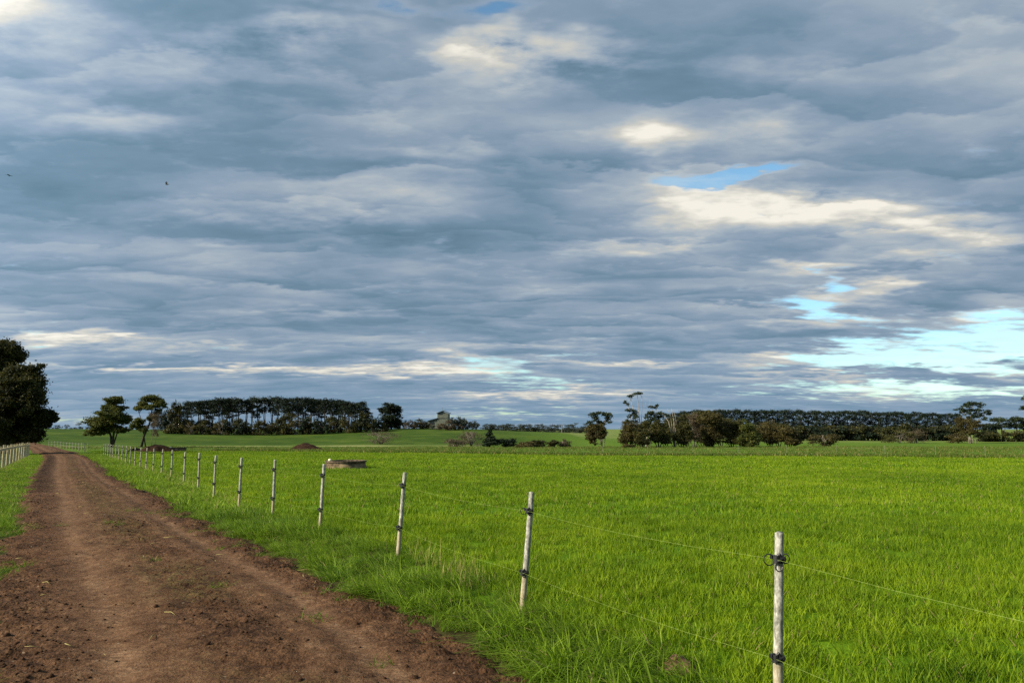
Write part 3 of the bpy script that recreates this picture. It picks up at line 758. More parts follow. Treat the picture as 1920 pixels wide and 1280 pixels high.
def limb(mb, p0, p1, r0, r1, bow=.08, n=5, sides=6, seed=0):
    g = random.Random(seed); p0, p1 = Vector(p0), Vector(p1); L = (p1 - p0).length
    off = Vector((g.uniform(-1, 1), g.uniform(-1, 1), g.uniform(-.3, .8))) * bow * L
    pts = [p0.lerp(p1, t) + off * 4 * t * (1 - t) * .5 for t in [i / (n - 1) for i in range(n)]]
    mb.tube(pts, [r0 + (r1 - r0) * i / (n - 1) for i in range(n)], sides)
    return pts
def make_tree(name, loc, label, cat, group, clumps, trunks, leafmat, barkmat, per=150, size=.35, seed=0, twigs=True, stretch=.55, up=0., flat=0., tr=1.0):
    """trunks: list of point lists [(x,y,z,r),...]; twigs join clumps to the nearest trunk point"""
    e = empty(name, loc, label, cat, group)
    mb = MB(); nodes = []
    for t in trunks:
        mb.tube([q[:3] for q in t], [q[3] * tr for q in t], 8)
        for a, b in zip(t[:-1], t[1:]):
            for k in range(4):
                f = k / 4; nodes.append((Vector(a[:3]).lerp(Vector(b[:3]), f), a[3] + (b[3] - a[3]) * f))
    if twigs:
        for i, c in enumerate(clumps):
            cc = Vector(c[:3]); best = min(nodes, key=lambda q: (q[0] - cc).length + (3 if q[0].z > cc.z - .1 else 0) * .4)
            limb(mb, best[0], cc + Vector((0, 0, c[5] * .2)), max(.02, min(best[1] * .6, .16)) * tr, .02 * tr, .12, 5, 5, seed * 31 + i)
    mb.build('trunk', barkmat, e, True)
    V, Fq = leaves(clumps, per, size, seed, flat, stretch, up)
    mesh_obj('crown', V, Fq, leafmat, e)
    return e
def pxclumps(lst, px0, d, zb, seed, depth=1.0):
    """clumps given by the photo column/row of centre and half sizes, spread in depth"""
    g = random.Random(seed); out = []; s = d / F
    for c in lst:
        px, py, rx, ry = c[:4]; r = rx * s
        n = 1 if rx < 9 else 3
        for k in range(n):
            yo = g.uniform(-1, 1) * depth * r * .9 if n > 1 else g.uniform(-.4, .4) * r
            out.append(((px - px0) * s + (g.uniform(-.35, .35) * r if n > 1 else 0), yo, zat(py, d) - zb + (g.uniform(-.25, .25) * ry * s if n > 1 else 0),
                        r * (.8 if n > 1 else 1), r * .8, ry * s * (.85 if n > 1 else 1)))
    return out
def pxline(lst, px0, d, zb, r0, r1, yo=0.):
    s = d / F; n = len(lst)
    return [((px - px0) * s, yo * i / max(1, n - 1), zat(py, d) - zb if i else -.2, r0 + (r1 - r0) * i / (n - 1)) for i, (px, py) in enumerate(lst)]
def photo_tree(name, px0, d, label, cat, clumps, lines, leafmat, barkmat, per=150, size=.3, seed=0, r0=.2, group=None, depth=1., sub=2, **kw):
    p = at(px0, d)
    cl = pxclumps(clumps, px0, d, p.z, seed, depth)
    if sub:                                     # break each mass into smaller uneven clumps so its outline is ragged
        g = random.Random(seed + 5); fine = []
        for c in cl:
            fine.append((c[0], c[1], c[2], c[3] * .86, c[4] * .86, c[5] * .90))
            for k in range(sub * 3):
                a = g.uniform(0, 6.28); q = g.uniform(.6, 1.12); h = g.uniform(-.8, .98); w = math.sqrt(max(.05, 1 - h * h)); f = g.uniform(.24, .52)
                fine.append((c[0] + math.cos(a) * w * q * c[3], c[1] + math.sin(a) * w * q * c[4], c[2] + h * q * c[5], c[3] * f, c[4] * f, max(c[5] * f * .8, c[3] * .12)))
        cl2 = fine
    else: cl2 = cl
    ls = [pxline(l[0] if isinstance(l, tuple) else l, px0, d, p.z, (l[1] if isinstance(l, tuple) else r0), (l[2] if isinstance(l, tuple) else .05)) for l in lines]
    e = empty(name, p, label, cat, group); mb = MB(); nodes = []
    for t in ls:
        mb.tube([q[:3] for q in t], [q[3] for q in t], 8)
        for a, b in zip(t[:-1], t[1:]):
            for k in range(4): nodes.append((Vector(a[:3]).lerp(Vector(b[:3]), k / 4), a[3] + (b[3] - a[3]) * k / 4))
    for i, c in enumerate(cl):
        cc = Vector(c[:3]); best = min(nodes, key=lambda q: (q[0] - cc).length + (1.5 if q[0].z > cc.z else 0))
        limb(mb, best[0], cc, max(.02, min(best[1] * .7, .12)), .02, .1, 5, 5, seed * 31 + i)
    mb.build('trunk', barkmat, e, True)
    V, Fq = leaves(cl2, per * (.7 if px0 < 50 else .24 if leafmat == M['gum'] else .36), size * .95, seed, kw.get('flat', 0), kw.get('stretch', .55), kw.get('up', 0)); mesh_obj('crown', V, Fq, leafmat, e)
    return e

# big dark trees by the road
photo_tree('blackwood_tree', 22, 74, 'big dense dark tree with foliage to the ground behind the cream fence', 'tree',
           [(25, 735, 45, 35), (60, 760, 34, 40), (15, 775, 55, 45), (70, 788, 26, 26), (40, 705, 26, 22), (92, 780, 12, 12), (30, 815, 40, 22), (-25, 760, 40, 50), (85, 812, 8, 7), (50, 728, 30, 28), (64, 812, 20, 18)],
           [[(22, 845), (24, 800), (28, 760), (34, 715)], [(22, 830), (45, 790), (68, 765)], [(22, 830), (0, 780), (-20, 750)]], M['blackwood'], M['bark'], per=900, size=.26, seed=11, r0=.38)
photo_tree('blackwood_tree', -14, 84, 'taller dark tree rising above the big dense tree by the fence', 'tree',
           [(8, 660, 28, 22), (26, 672, 18, 18), (-25, 665, 32, 26), (4, 690, 30, 20), (-30, 720, 50, 50), (34, 690, 9, 8)],
           [[(-14, 835), (-12, 760), (-6, 700), (4, 655)], [(-12, 770), (14, 700), (24, 680)]], M['blackwood'], M['bark'], per=800, size=.26, seed=12, r0=.4)
# twin trees
photo_tree('wattle_tree', 215, 134, 'broad layered dark green tree forking low behind the fence posts', 'tree',
           [(216, 752, 18, 9), (228, 766, 14, 9), (203, 764, 10, 6), (216, 778, 28, 11), (196, 793, 22, 12), (232, 790, 17, 11), (190, 810, 17, 9), (212, 803, 18, 9), (238, 806, 12, 7), (183, 801, 11, 7), (205, 784, 18, 10)],
           [([(217, 838), (214, 818), (205, 795), (200, 775)], .26, .06), ([(217, 835), (219, 810), (222, 785), (220, 755)], .24, .06), ([(218, 832), (226, 808), (236, 792)], .16, .05)], M['wattle'], M['bark'], per=520, size=.30, seed=21)
photo_tree('gum_tree', 272, 132, 'thin crowned tree with pale hanging dead branches beside the layered tree', 'tree',
           [(283, 747, 20, 7), (297, 757, 12, 9), (268, 758, 9, 6), (260, 766, 9, 5), (284, 765, 10, 6), (300, 772, 8, 8), (266, 792, 11, 8), (274, 805, 9, 7), (258, 798, 9, 8), (290, 782, 9, 8)],
           [([(271, 838), (275, 818), (284, 795), (288, 765), (284, 748)], .24, .05), ([(280, 805), (270, 790), (262, 770)], .12, .04)], M['wattle'], M['bark'], per=300, size=.28, seed=22)
photo_tree('dead_branch_shrub', 293, 131, 'pale leafless drooping shrub hanging against the thin crowned tree', 'shrub',
           [(296, 778, 12, 10), (300, 795, 9, 12), (288, 800, 8, 12), (296, 812, 8, 10)], [([(290, 838), (291, 815), (296, 785)], .05, .02), ([(295, 838), (299, 812), (301, 780)], .04, .02)],
           M['scrub'], M['greybark'], per=150, size=.55, seed=23, stretch=.07, up=.9)

# pine copse on the hill: four kinds of pine, copied along the row
def make_pine(seed, label, h=12., spread=3.0, bare=.52, lean=0.):
    g = random.Random(seed)
    top = Vector((lean, g.uniform(-.3, .3), h * .93))
    tr = [(0, 0, -.3, .26), (lean * .15, 0, h * .25, .22), (lean * .45, .1, h * .55, .17), (lean * .8, 0, h * .78, .11), (top.x, top.y, top.z, .05)]
    tr2 = [(0, 0, h * .15, .17), (-.6 + lean * .2, .2, h * .45, .13), (-1.1 + lean * .5, .3, h * .75, .06)]
    cl = []
    for i in range(13):
        t = i / 12; z = h * (bare + (1 - bare) * .93 * (t ** .85)); rmax = spread * (1 - .55 * t ** 2.2)
        a = i * 2.4 + g.uniform(-.5, .5); r = rmax * g.uniform(.35, .85)
        cl.append((lean * z / h + math.cos(a) * r, math.sin(a) * r, z + g.uniform(-.3, .3), g.uniform(1.1, 1.9), g.uniform(1.1, 1.9), g.uniform(.55, .95)))
    cl += [(lean, 0, h * .95, 1.9, 1.9, .6), (lean + .9, .3, h * .92, 1.5, 1.5, .6), (lean - 1.0, -.2, h * .91, 1.6, 1.6, .6)]
    return make_tree('pine_tree', (0, 0, 0), label, 'tree', 'dark pines of the copse on the hill', cl, [tr, tr2], M['pine'], M['bark'], per=150, size=.42, seed=seed, flat=.1)
g = random.Random(3)
cols = [(348, 762, 0), (362, 755, 0), (375, 752, 1), (388, 750, 2), (401, 750, 3), (414, 748, 0), (427, 747, 1), (438, 747, 2), (449, 748, 3), (463, 750, 1), (475, 746, 0), (487, 747, 2), (500, 746, 1), (513, 746, 3),
        (524, 746, 0), (536, 747, 1), (549, 746, 2), (561, 747, 3), (574, 747, 0), (586, 747, 1), (598, 748, 2), (611, 749, 3), (623, 750, 0), (636, 750, 1), (648, 752, 2), (660, 756, 3), (672, 759, 0), (684, 764, 1), (691, 772, 2)]
protos = []
PINE_H = (12., 12., 12., 12.)
def place(proto_list, kind, mk, loc, rz, sc, label):
    """first use moves the prototype itself, later ones copy it"""
    if kind not in proto_list:
        o = mk(kind, label); proto_list[kind] = o; o.location = loc; o.rotation_euler = (0, 0, rz); o.scale = sc if hasattr(sc, '__len__') else (sc,) * 3
        o['label'] = label; return o
    return dup(proto_list[kind], loc, rz, sc, label)
pines = {}
mkp = lambda k, lab: make_pine(40 + k, lab, 12., (3.1, 2.7, 3.4, 2.6)[k], (.55, .60, .50, .62)[k], (.3, -.5, .8, 0)[k])
for i, (px, top, k) in enumerate(cols):
    d = 236 + g.uniform(-6, 6) + (8 if i % 3 == 1 else 0); p = at(px, d); h = zat(top, d) - p.z
    s = h / 12.0
    place(pines, k, mkp, p, g.uniform(0, 6.28), (s * g.uniform(.8, 1.0), s * .9, s), 'dark flat topped pine in the hill copse, %s trunk from its road end' % ORD[i])
# second row where the copse is closed
for i, px in enumerate((355, 380, 395, 420, 434, 545, 570, 592, 604, 629, 642, 655, 668, 678)):
    d = 252 + g.uniform(-3, 5); p = at(px, d); h = zat(753 + g.uniform(0, 6), d) - p.z; s = h / 12
    place(pines, i % 4, mkp, p, g.uniform(0, 6.28), (s * .95, s * .95, s), 'dark pine in the back row of the hill copse, %s from its road end' % ORD[i])

def make_shrub(seed, name, label, mat, bark, group, h=3.2, w=4.4, n=11, per=110, size=.34, stems=5, **kw):
    g = random.Random(seed); cl = []
    for i in range(n):
        a = g.uniform(0, 6.28); r = (w / 2) * math.sqrt(g.uniform(.0, .75)); z = h * g.uniform(.08, .86) * (1 - .32 * (r / (w / 2)) ** 2)
        cl.append((math.cos(a) * r, math.sin(a) * r, z, w * g.uniform(.13, .22), w * g.uniform(.13, .22), h * g.uniform(.12, .2)))
    tr = [[(g.uniform(-.15, .15), g.uniform(-.15, .15), -.2, .09), (g.uniform(-.5, .5) * w * .3, g.uniform(-.4, .4) * w * .3, h * .4, .06), (g.uniform(-.7, .7) * w * .4, g.uniform(-.5, .5) * w * .4, h * .75, .025)] for k in range(stems)]
    return make_tree(name, (0, 0, 0), label, 'shrub', group, cl, tr, mat, bark, per=per, size=size, seed=seed, **kw)
under = {}
kinds = {0: (M['olive'], M['bark']), 1: (M['pine'], M['bark']), 2: (M['russet'], M['greybark']), 3: (M['blackwood'], M['bark'])}
mku = lambda k, lab: make_shrub(60 + k, 'understorey_shrub', lab, kinds[k][0], kinds[k][1], 'shrubs under the copse pines', **({'stretch': .25, 'up': .5} if k == 2 else {}))
row = [(318, 776, 1), (326, 768, 1), (338, 766, 3), (333, 790, 0), (345, 788, 1), (352, 794, 3), (362, 797, 2), (372, 792, 1), (384, 796, 0), (396, 793, 3), (408, 795, 1), (420, 792, 2), (432, 790, 1), (444, 792, 3), (455, 794, 1), (466, 798, 0),
       (478, 800, 2), (488, 796, 3), (500, 794, 2), (512, 794, 1), (522, 790, 3), (534, 784, 3), (546, 786, 0), (558, 784, 2), (570, 786, 1), (582, 787, 2), (594, 788, 0), (606, 790, 1), (618, 788, 3), (630, 790, 2), (642, 786, 1), (654, 784, 0),
       (666, 782, 2), (678, 780, 1), (690, 782, 3), (700, 786, 1), (709, 788, 0)]
nk = {0: 'olive', 1: 'dark green', 2: 'brown twiggy', 3: 'near black'}
for i, (px, top, k) in enumerate(row):
    d = 228 + g.uniform(-3, 5); p = at(px, d); h = zat(top - 3, d) - p.z; s = h / 2.7
    place(under, k, mku, p, g.uniform(0, 6.28), (min(s, 1.35) * 1.05, min(s, 1.35), s), '%s shrub under the copse pines, %s from the road end' % (nk[k], ORD[i]))

# round tree beside the copse, hill shrubs by the building
photo_tree('round_crown_tree', 734, 240, 'round crowned dark tree standing alone between copse and building', 'tree',
           [(735, 761, 14, 6), (722, 768, 11, 7), (746, 768, 10, 8), (735, 772, 16, 9), (719, 777, 8, 7), (749, 779, 8, 9), (734, 784, 17, 8), (723, 790, 12, 8), (745, 791, 11, 8), (734, 797, 16, 8), (724, 800, 9, 5), (746, 800, 9, 5)],
           [([(735, 808), (734, 785), (732, 765)], .3, .08), ([(735, 800), (744, 780), (746, 770)], .16, .05)], M['pine'], M['bark'], per=230, size=.42, seed=31)
hs = {}
mkh = lambda k, lab: make_shrub(80 + k, 'hilltop_shrub', lab, (M['farleaf'], M['russet'], M['olive'], M['scrub'])[k], M['bark'], 'shrubs along the hilltop by the building', h=4.0, w=5.4, size=.42)
for i, (px, top, k, d) in enumerate([(758, 788, 0, 250), (768, 787, 3, 248), (778, 790, 0, 252), (788, 785, 2, 250), (795, 784, 1, 246), (802, 792, 2, 255), (812, 796, 0, 240), (824, 794, 3, 238), (836, 787, 3, 236), (846, 788, 3, 238), (852, 783, 0, 250), (861, 782, 0, 252), (868, 786, 0, 250), (876, 791, 1, 252), (886, 789, 0, 258), (893, 793, 0, 262), (866, 796, 3, 240), (855, 797, 2, 240)]):
    p = at(px, d); h = zat(top, d) - p.z; s = h / 3.6
    place(hs, k, mkh, p, g.uniform(0, 6.28), (s * .85, s * .85, s), '%s shrub on the hilltop near the building, %s from the round tree' % (('grey green', 'russet', 'olive', 'bare brown')[k], ORD[i]))

# far trees along the horizon
ft = {}
def mkf(k, lab):
    g = random.Random(90 + k); cl = []
    for i in range(7 + 2 * k):
        cl.append((g.uniform(-2.6, 2.6), g.uniform(-2, 2), 5.5 + g.uniform(-2.6, 2.2) if k < 2 else g.uniform(1.5, 6), g.uniform(.9, 1.9), g.uniform(.9, 1.9), g.uniform(.5, .9)))
    for i in range(7): cl.append((g.uniform(-3.4, 3.4), g.uniform(-2, 2), g.uniform(.5, 3.6), g.uniform(1.2, 1.9), g.uniform(1., 1.8), g.uniform(.8, 1.3)))
    return make_tree('distant_tree', (0, 0, 0), lab, 'tree', 'small trees along the horizon', cl, [[(0, 0, -.3, .22), (.2, 0, 3, .16), (.1, 0, 6, .07)]], M['farleaf'], M['bark'], per=60, size=.6, seed=90 + k)
fl = [(px, 794 + 5 * math.sin(px * .21) + (3 if px > 1000 else 0) + g.uniform(-1.5, 1.5), i) for i, px in enumerate(range(906, 1108, 7))]
for i, (px, top, k) in enumerate(fl):
    d = 470 + g.uniform(-25, 25); p = at(px, d); h = zat(top, d) - p.z; s = h / 8.0
    place(ft, k % 4, mkf, p, g.uniform(0, 6.28), (max(s, 1.0) * 1.0, 1.1, s), 'small far tree on the skyline past the building, %s going rightward' % ORD[i])
for i, (px, top) in enumerate([(88, 797), (96, 796), (104, 799), (113, 794), (121, 799), (131, 795), (139, 799), (146, 799), (154, 792), (160, 800), (168, 797), (176, 798), (252, 798), (306, 797)]):
    d = 420 + g.uniform(-15, 25); p = at(px, d); h = zat(top, d) - p.z; s = h / 8.0
    place(ft, i % 4, mkf, p, g.uniform(0, 6.28), (s * .9, s * .9, s), 'tiny tree on the far rise above the dirt road, %s from the dark tree' % ORD[i])

# gums and scrub in the middle distance
photo_tree('gum_tree', 1122, 137, 'small gum with two separate leafy heads over a russet lower crown', 'tree',
           [(1110, 777, 8, 5), (1118, 775, 8, 5), (1114, 783, 7, 4), (1133, 777, 8, 5), (1142, 780, 7, 5), (1137, 784, 6, 4), (1118, 789, 8, 5), (1104, 793, 7, 5), (1128, 792, 7, 5), (1140, 790, 6, 4), (1122, 797, 8, 5), (1110, 799, 8, 5)],
           [([(1128, 842), (1124, 820), (1118, 798), (1114, 778)], .14, .04), ([(1126, 830), (1131, 800), (1136, 778)], .11, .04)], M['gum'], M['palebark'], per=170, size=.28, seed=41)
photo_tree('scrub_tree', 1116, 134, 'russet bushy tree under the small two headed gum', 'tree',
           [(1114, 806, 13, 9), (1124, 802, 11, 8), (1108, 818, 9, 9), (1120, 818, 12, 8), (1130, 812, 6, 8), (1112, 830, 7, 5)], [([(1128, 842), (1124, 825), (1116, 805)], .12, .04), ([(1129, 841), (1133, 825), (1131, 808)], .08, .03)], M['russet'], M['greybark'], per=330, size=.26, seed=42)
photo_tree('gum_tree', 1197, 138, 'tallest gum with bare pale stems and small leafy tips', 'tree',
           [(1179, 743, 6, 2.4), (1184, 741, 4, 2), (1193, 738, 7, 2.4), (1199, 737.5, 5, 2.6), (1172, 754, 4, 3.5), (1176, 758, 3, 2.5), (1181, 770, 7, 5), (1187, 775, 7, 6), (1191, 783, 6, 5), (1179, 780, 5, 4), (1178, 790, 7, 4), (1189, 791, 7, 4)],
           [([(1203, 842), (1200, 810), (1197, 780), (1195, 740)], .16, .03), ([(1199, 800), (1188, 775), (1181, 745)], .09, .025), ([(1197, 785), (1203, 760), (1203, 740)], .07, .02), ([(1190, 780), (1178, 765), (1173, 757)], .06, .02)],
           M['gum'], M['palebark'], per=150, size=.24, seed=43)
photo_tree('gum_tree', 1214, 136, 'forked pale gum with scattered leaf tufts beside the tallest gum', 'tree',
           [(1216, 774, 7, 5), (1224, 776, 8, 6), (1230, 760, 4, 2.5), (1219, 763, 5, 2.2), (1225, 764, 4, 2), (1211, 782, 6, 5), (1216, 790, 8, 6), (1222, 786, 7, 5), (1235, 775, 5, 4), (1229, 782, 7, 4), (1240, 780, 5, 3), (1234, 788, 6, 4), (1207, 793, 6, 4)],
           [([(1209, 842), (1212, 815), (1220, 790), (1222, 765)], .15, .03), ([(1211, 820), (1225, 790), (1231, 762)], .10, .025), ([(1212, 812), (1208, 780), (1210, 755)], .06, .015), ([(1218, 795), (1217, 770), (1218, 748)], .05, .012)],
           M['gum'], M['palebark'], per=170, size=.24, seed=44)
photo_tree('dead_tree', 1262, 134, 'leafless pale dead tree with bare forked limbs among the scrub', 'tree',
           [(1256, 780, 6, 3), (1244, 776, 4, 3)],
           [([(1263, 842), (1262, 815), (1262, 790), (1258, 765)], .13, .02), ([(1262, 812), (1252, 790), (1240, 774)], .09, .02), ([(1262, 815), (1266, 790), (1263, 772)], .07, .02), ([(1262, 800), (1256, 780), (1250, 765)], .06, .015)],
           M['gum'], M['palebark'], per=26, size=.22, seed=45)
SCR = [(1176, 132, [(1180, 802, 14, 10), (1172, 818, 12, 10), (1188, 815, 12, 12), (1168, 828, 6, 6)], 'russet', 'russet brown scrub tree left of the tallest gum'),
       (1202, 130, [(1200, 812, 13, 12), (1196, 826, 10, 7), (1206, 800, 9, 8)], 'blackwood', 'dark bushy scrub tree at the foot of the tallest gum'),
       (1233, 133, [(1230, 805, 14, 11), (1240, 820, 13, 10), (1222, 822, 10, 9), (1234, 796, 10, 7)], 'olive', 'olive scrub tree between the forked gum and dead tree'),
       (1275, 134, [(1276, 800, 13, 12), (1268, 818, 11, 9), (1284, 816, 11, 10), (1279, 786, 9, 8)], 'olive', 'olive scrub tree just past the dead tree'),
       (1300, 140, [(1298, 792, 15, 12), (1306, 808, 14, 12), (1294, 818, 10, 8), (1308, 782, 11, 7)], 'scrub', 'grey brown twiggy tree among the olive scrub'),
       (1331, 137, [(1328, 788, 18, 11), (1342, 800, 16, 12), (1322, 808, 13, 10), (1338, 820, 16, 9), (1334, 778, 12, 6), (1328, 830, 9, 6)], 'russet', 'broad russet topped tree in the middle of the scrub'),
       (1368, 139, [(1366, 796, 16, 9), (1378, 808, 14, 11), (1358, 812, 14, 10), (1370, 824, 18, 8), (1384, 796, 9, 6)], 'olive', 'olive tree beside the broad russet topped tree'),
       (1402, 136, [(1398, 802, 13, 10), (1408, 818, 14, 11), (1390, 822, 11, 9), (1402, 830, 12, 6)], 'wattle', 'dark green rounded scrub tree short of the russet pair'),
       (1440, 140, [(1436, 800, 15, 9), (1448, 810, 14, 9), (1430, 816, 12, 8), (1442, 824, 14, 7)], 'russet', 'russet scrub tree, first of the russet pair'),
       (1476, 138, [(1472, 806, 13, 8), (1484, 816, 12, 8), (1464, 818, 11, 8), (1478, 826, 13, 6), (1492, 826, 8, 5)], 'russet', 'low russet scrub tree, second of the russet pair'),
       (1262, 150, [(1262, 792, 14, 12), (1254, 808, 12, 12), (1270, 806, 10, 12)], 'blackwood', 'dark tree filling in behind the dead tree'),
       (1414, 152, [(1420, 806, 18, 9), (1400, 810, 14, 9), (1436, 814, 12, 8)], 'blackwood', 'dark tree behind the rounded scrub tree'),
       (1190, 150, [(1178, 806, 14, 12), (1198, 808, 14, 12), (1214, 804, 12, 12)], 'russet', 'russet tree half hidden behind the gum stems'),
       (1246, 152, [(1238, 802, 13, 12), (1252, 806, 12, 12), (1228, 812, 10, 10)], 'olive', 'olive tree half hidden between the gums and dead tree'),
       (1348, 155, [(1340, 794, 18, 12), (1360, 802, 16, 12), (1324, 804, 12, 12)], 'olive', 'olive tree half hidden behind the broad russet top'),
       (1388, 156, [(1384, 800, 14, 11), (1398, 808, 14, 10), (1372, 810, 12, 10)], 'russet', 'russet tree half hidden behind the rounded scrub tree'),
       (1456, 154, [(1452, 806, 16, 10), (1470, 812, 14, 9), (1440, 812, 12, 9)], 'blackwood', 'dark tree half hidden behind the russet pair'),
       (1312, 150, [(1316, 776, 14, 5), (1300, 779, 14, 5), (1284, 780, 12, 6), (1310, 788, 20, 7)], 'olive', 'flat topped olive tree rising behind the twiggy tree')]
for i, (px, d, cl, mt, lab) in enumerate(SCR):
    cl = [(a, b_ + (1.5 if q else 0), rx * 1.12, ry * 1.28) for q, (a, b_, rx, ry) in enumerate(cl)]
    if i % 2: cl.append((px, 829 if d < 145 else 826, cl[0][2] * .8, 6))
    lab = lab; cx = sum(c[0] for c in cl) / len(cl)
    photo_tree('scrub_tree', px, d, lab, 'tree', cl, [([(px, 842), (px - 2, 824), (cx - 5, cl[0][1] + 5)], .13, .04), ([(px + 2, 842), (px + 5, 826), (cx + 7, cl[1][1])], .10, .04), ([(px - 2, 842), (px - 8, 828), (cx - 8, cl[2][1])], .08, .03)],
               M[mt], M['greybark'] if mt == 'scrub' else M['bark'], per=(300 if mt != 'scrub' else 200), size=(.26 if mt != 'scrub' else .4), seed=300 + i, group='scrub trees across the middle of the pasture', **({'stretch': .2, 'up': .5} if mt == 'scrub' else {}))

# dark windbreak row
wb = {}
def mkw(k, lab):
    g = random.Random(120 + k); h = 10.5; cl = []
    for i in range(20):
        t = i / 19; z = h * (.10 + .84 * t); 
        a = i * 2.4 + k; r = g.uniform(.3, 1.0) * (2.0 + .7 * math.sin(t * 3.1)); q = .72 if .42 < t < .68 else 1.0
        cl.append((math.cos(a) * r, math.sin(a) * r, z, g.uniform(1.2, 1.9) * q, g.uniform(1.1, 1.7) * q, g.uniform(.65, .95) * q))
    cl += [(-1.2, .6, h * .5, 1.5, 1.3, 1.1), (1.2, -.5, h * .58, 1.5, 1.3, 1.1), (0, .8, h * .42, 1.7, 1.3, 1.0)] + [(0, 0, h * .95, 1.7, 1.5, .5), (1.4, 0, h * .92, 1.2, 1.2, .5), (-1.5, 0, h * .91, 1.2, 1.2, .5)]
    return make_tree('windbreak_cypress', (0, 0, 0), lab, 'tree', 'dark trees of the long windbreak row', cl, [[(0, 0, -.3, .3), (.1, 0, 4, .24), (0, .1, 8, .12), (0, 0, 10, .05)]], M['pine'], M['bark'], per=130, size=.42, seed=120 + k)
pxs = list(np.arange(1252, 1800, 14.5))
for i, px in enumerate(pxs):
    d = 256 + g.uniform(-3, 3); p = at(px, d); top = np.interp(px, [1250, 1290, 1380, 1600, 1790], [776, 770, 768, 770, 776]) + g.uniform(-2.2, 2.2); h = zat(top, d) - p.z; s = h / 10.5
    place(wb, i % 4, mkw, p, g.uniform(0, 6.28), (s * g.uniform(.85, 1.05), s * .95, s), 'dark cypress in the long windbreak row, %s from its scrub end' % ORD[i])
# windbreak understorey
wu = {}
mkwu = lambda k, lab: make_shrub(140 + k, 'windbreak_shrub', lab, (M['pine'], M['blackwood'])[k], M['bark'], 'dark shrubs at the foot of the windbreak', h=3.6, w=5.2, n=12, size=.42)
for i, px in enumerate(np.arange(1370, 1800, 12.0)):
    d = 250 + g.uniform(-2, 2); p = at(px, d); h = zat(797 + g.uniform(-5, 4), d) - p.z; s = h / 3.0
    place(wu, i % 2, mkwu, p, g.uniform(0, 6.28), (1.4, 1.2, s), '%s shrub at the foot of the windbreak, %s along from the scrub' % (('dark green', 'near black')[i % 2], ORD[i]))

# shrubs and trees over on the far side of the pasture
for i, (px, d, w, top, mt, lab) in enumerate([(1541, 158, 44, 809, 'russet', 'rounded russet shrub alone before the windbreak'), (1681, 205, 52, 803, 'olive', 'wide olive shrub against the windbreak, larger of two'),
                                              (1712, 203, 34, 804, 'scrub', 'brown twiggy shrub against the windbreak, smaller of two'), (1789, 205, 40, 812, 'russet', 'low russet shrub at the foot of the umbrella gum')]):
    p = at(px, d); h = zat(top, d) - p.z
    e = make_shrub(160 + i, 'dome_shrub', lab, M[mt], M['greybark'], 'rounded shrubs on the far pasture', h=h * 1.05, w=w * d / F * 1.1, n=22, per=90, size=.36, **({'stretch': .22, 'up': .5} if mt == 'scrub' else {})); e.location = p
photo_tree('gum_tree', 1812, 202, 'umbrella shaped gum standing above the end of the windbreak', 'tree',
           [(1818, 755, 8, 4), (1826, 757, 8, 4), (1806, 761, 8, 4), (1812, 758, 7, 4), (1835, 760, 8, 5), (1797, 767, 8, 4), (1803, 770, 7, 4), (1845, 771, 7, 5), (1851, 776, 6, 4), (1820, 768, 8, 5), (1829, 771, 8, 5), (1836, 777, 7, 5), (1810, 774, 8, 5), (1840, 785, 6, 4), (1822, 780, 8, 5), (1814, 785, 8, 6)],
           [([(1812, 828), (1812, 800), (1816, 780), (1822, 758)], .26, .05), ([(1814, 805), (1830, 785), (1843, 774)], .14, .04), ([(1813, 795), (1806, 778), (1798, 769)], .12, .04)], M['gum'], M['palebark'], per=190, size=.36, seed=51)
photo_tree('scrub_tree', 1818, 200, 'dense russet crown around the stems of the umbrella gum', 'tree',
           [(1806, 792, 13, 10), (1822, 796, 14, 12), (1812, 810, 14, 9), (1796, 800, 8, 8), (1828, 815, 8, 7)], [([(1810, 828), (1808, 812), (1806, 795)], .14, .05), ([(1822, 828), (1823, 812), (1822, 796)], .12, .05)], M['russet'], M['palebark'], per=330, size=.34, seed=52)
for i, (px, top, lab, mt) in enumerate([(1848, 792, 'dark low tree just beyond the umbrella gum', 'pine'), (1872, 783, 'pale trunked tree with rounded dark crown beyond the umbrella gum', 'gum'), (1900, 781, 'leafy tree in the furthest row beside the pale trunked tree', 'gum'), (1924, 790, 'dark tree cut by the photo edge in the furthest row', 'pine')]):
    d = 232; w = 13
    photo_tree('edge_row_tree', px, d, lab, 'tree', [(px, top + 6, w, 6), (px - 9, top + 12, 8, 5), (px + 9, top + 12, 8, 5), (px - 3, top + 17, 10, 6)] + ([(px - 6, top + 30, 11, 9), (px + 7, top + 32, 10, 9)] if mt == 'pine' else []),
               [([(px, 829), (px, 805), (px + 1, top + 5)], .24, .07), ([(px, 815), (px + 7, 800), (px + 9, top + 12)], .12, .05)], M[mt], M['palebark'] if i == 1 else M['bark'], per=260, size=.4, seed=170 + i, group='trees of the furthest row')
er = {}
for i, px in enumerate((1838, 1851, 1862, 1882, 1893, 1906, 1918)):
    d = 229; p = at(px, d); h = zat(807 + g.uniform(-3, 3), d) - p.z
    place(er, 0, lambda k, lab: make_shrub(180, 'row_shrub', lab, M['blackwood'], M['bark'], 'dark shrubs under the furthest row', h=3.4, w=4.6), p, g.uniform(0, 6.28), (.9, .9, h / 3.1), 'dark shrub under the furthest row of trees, %s from the umbrella gum' % ORD[i])
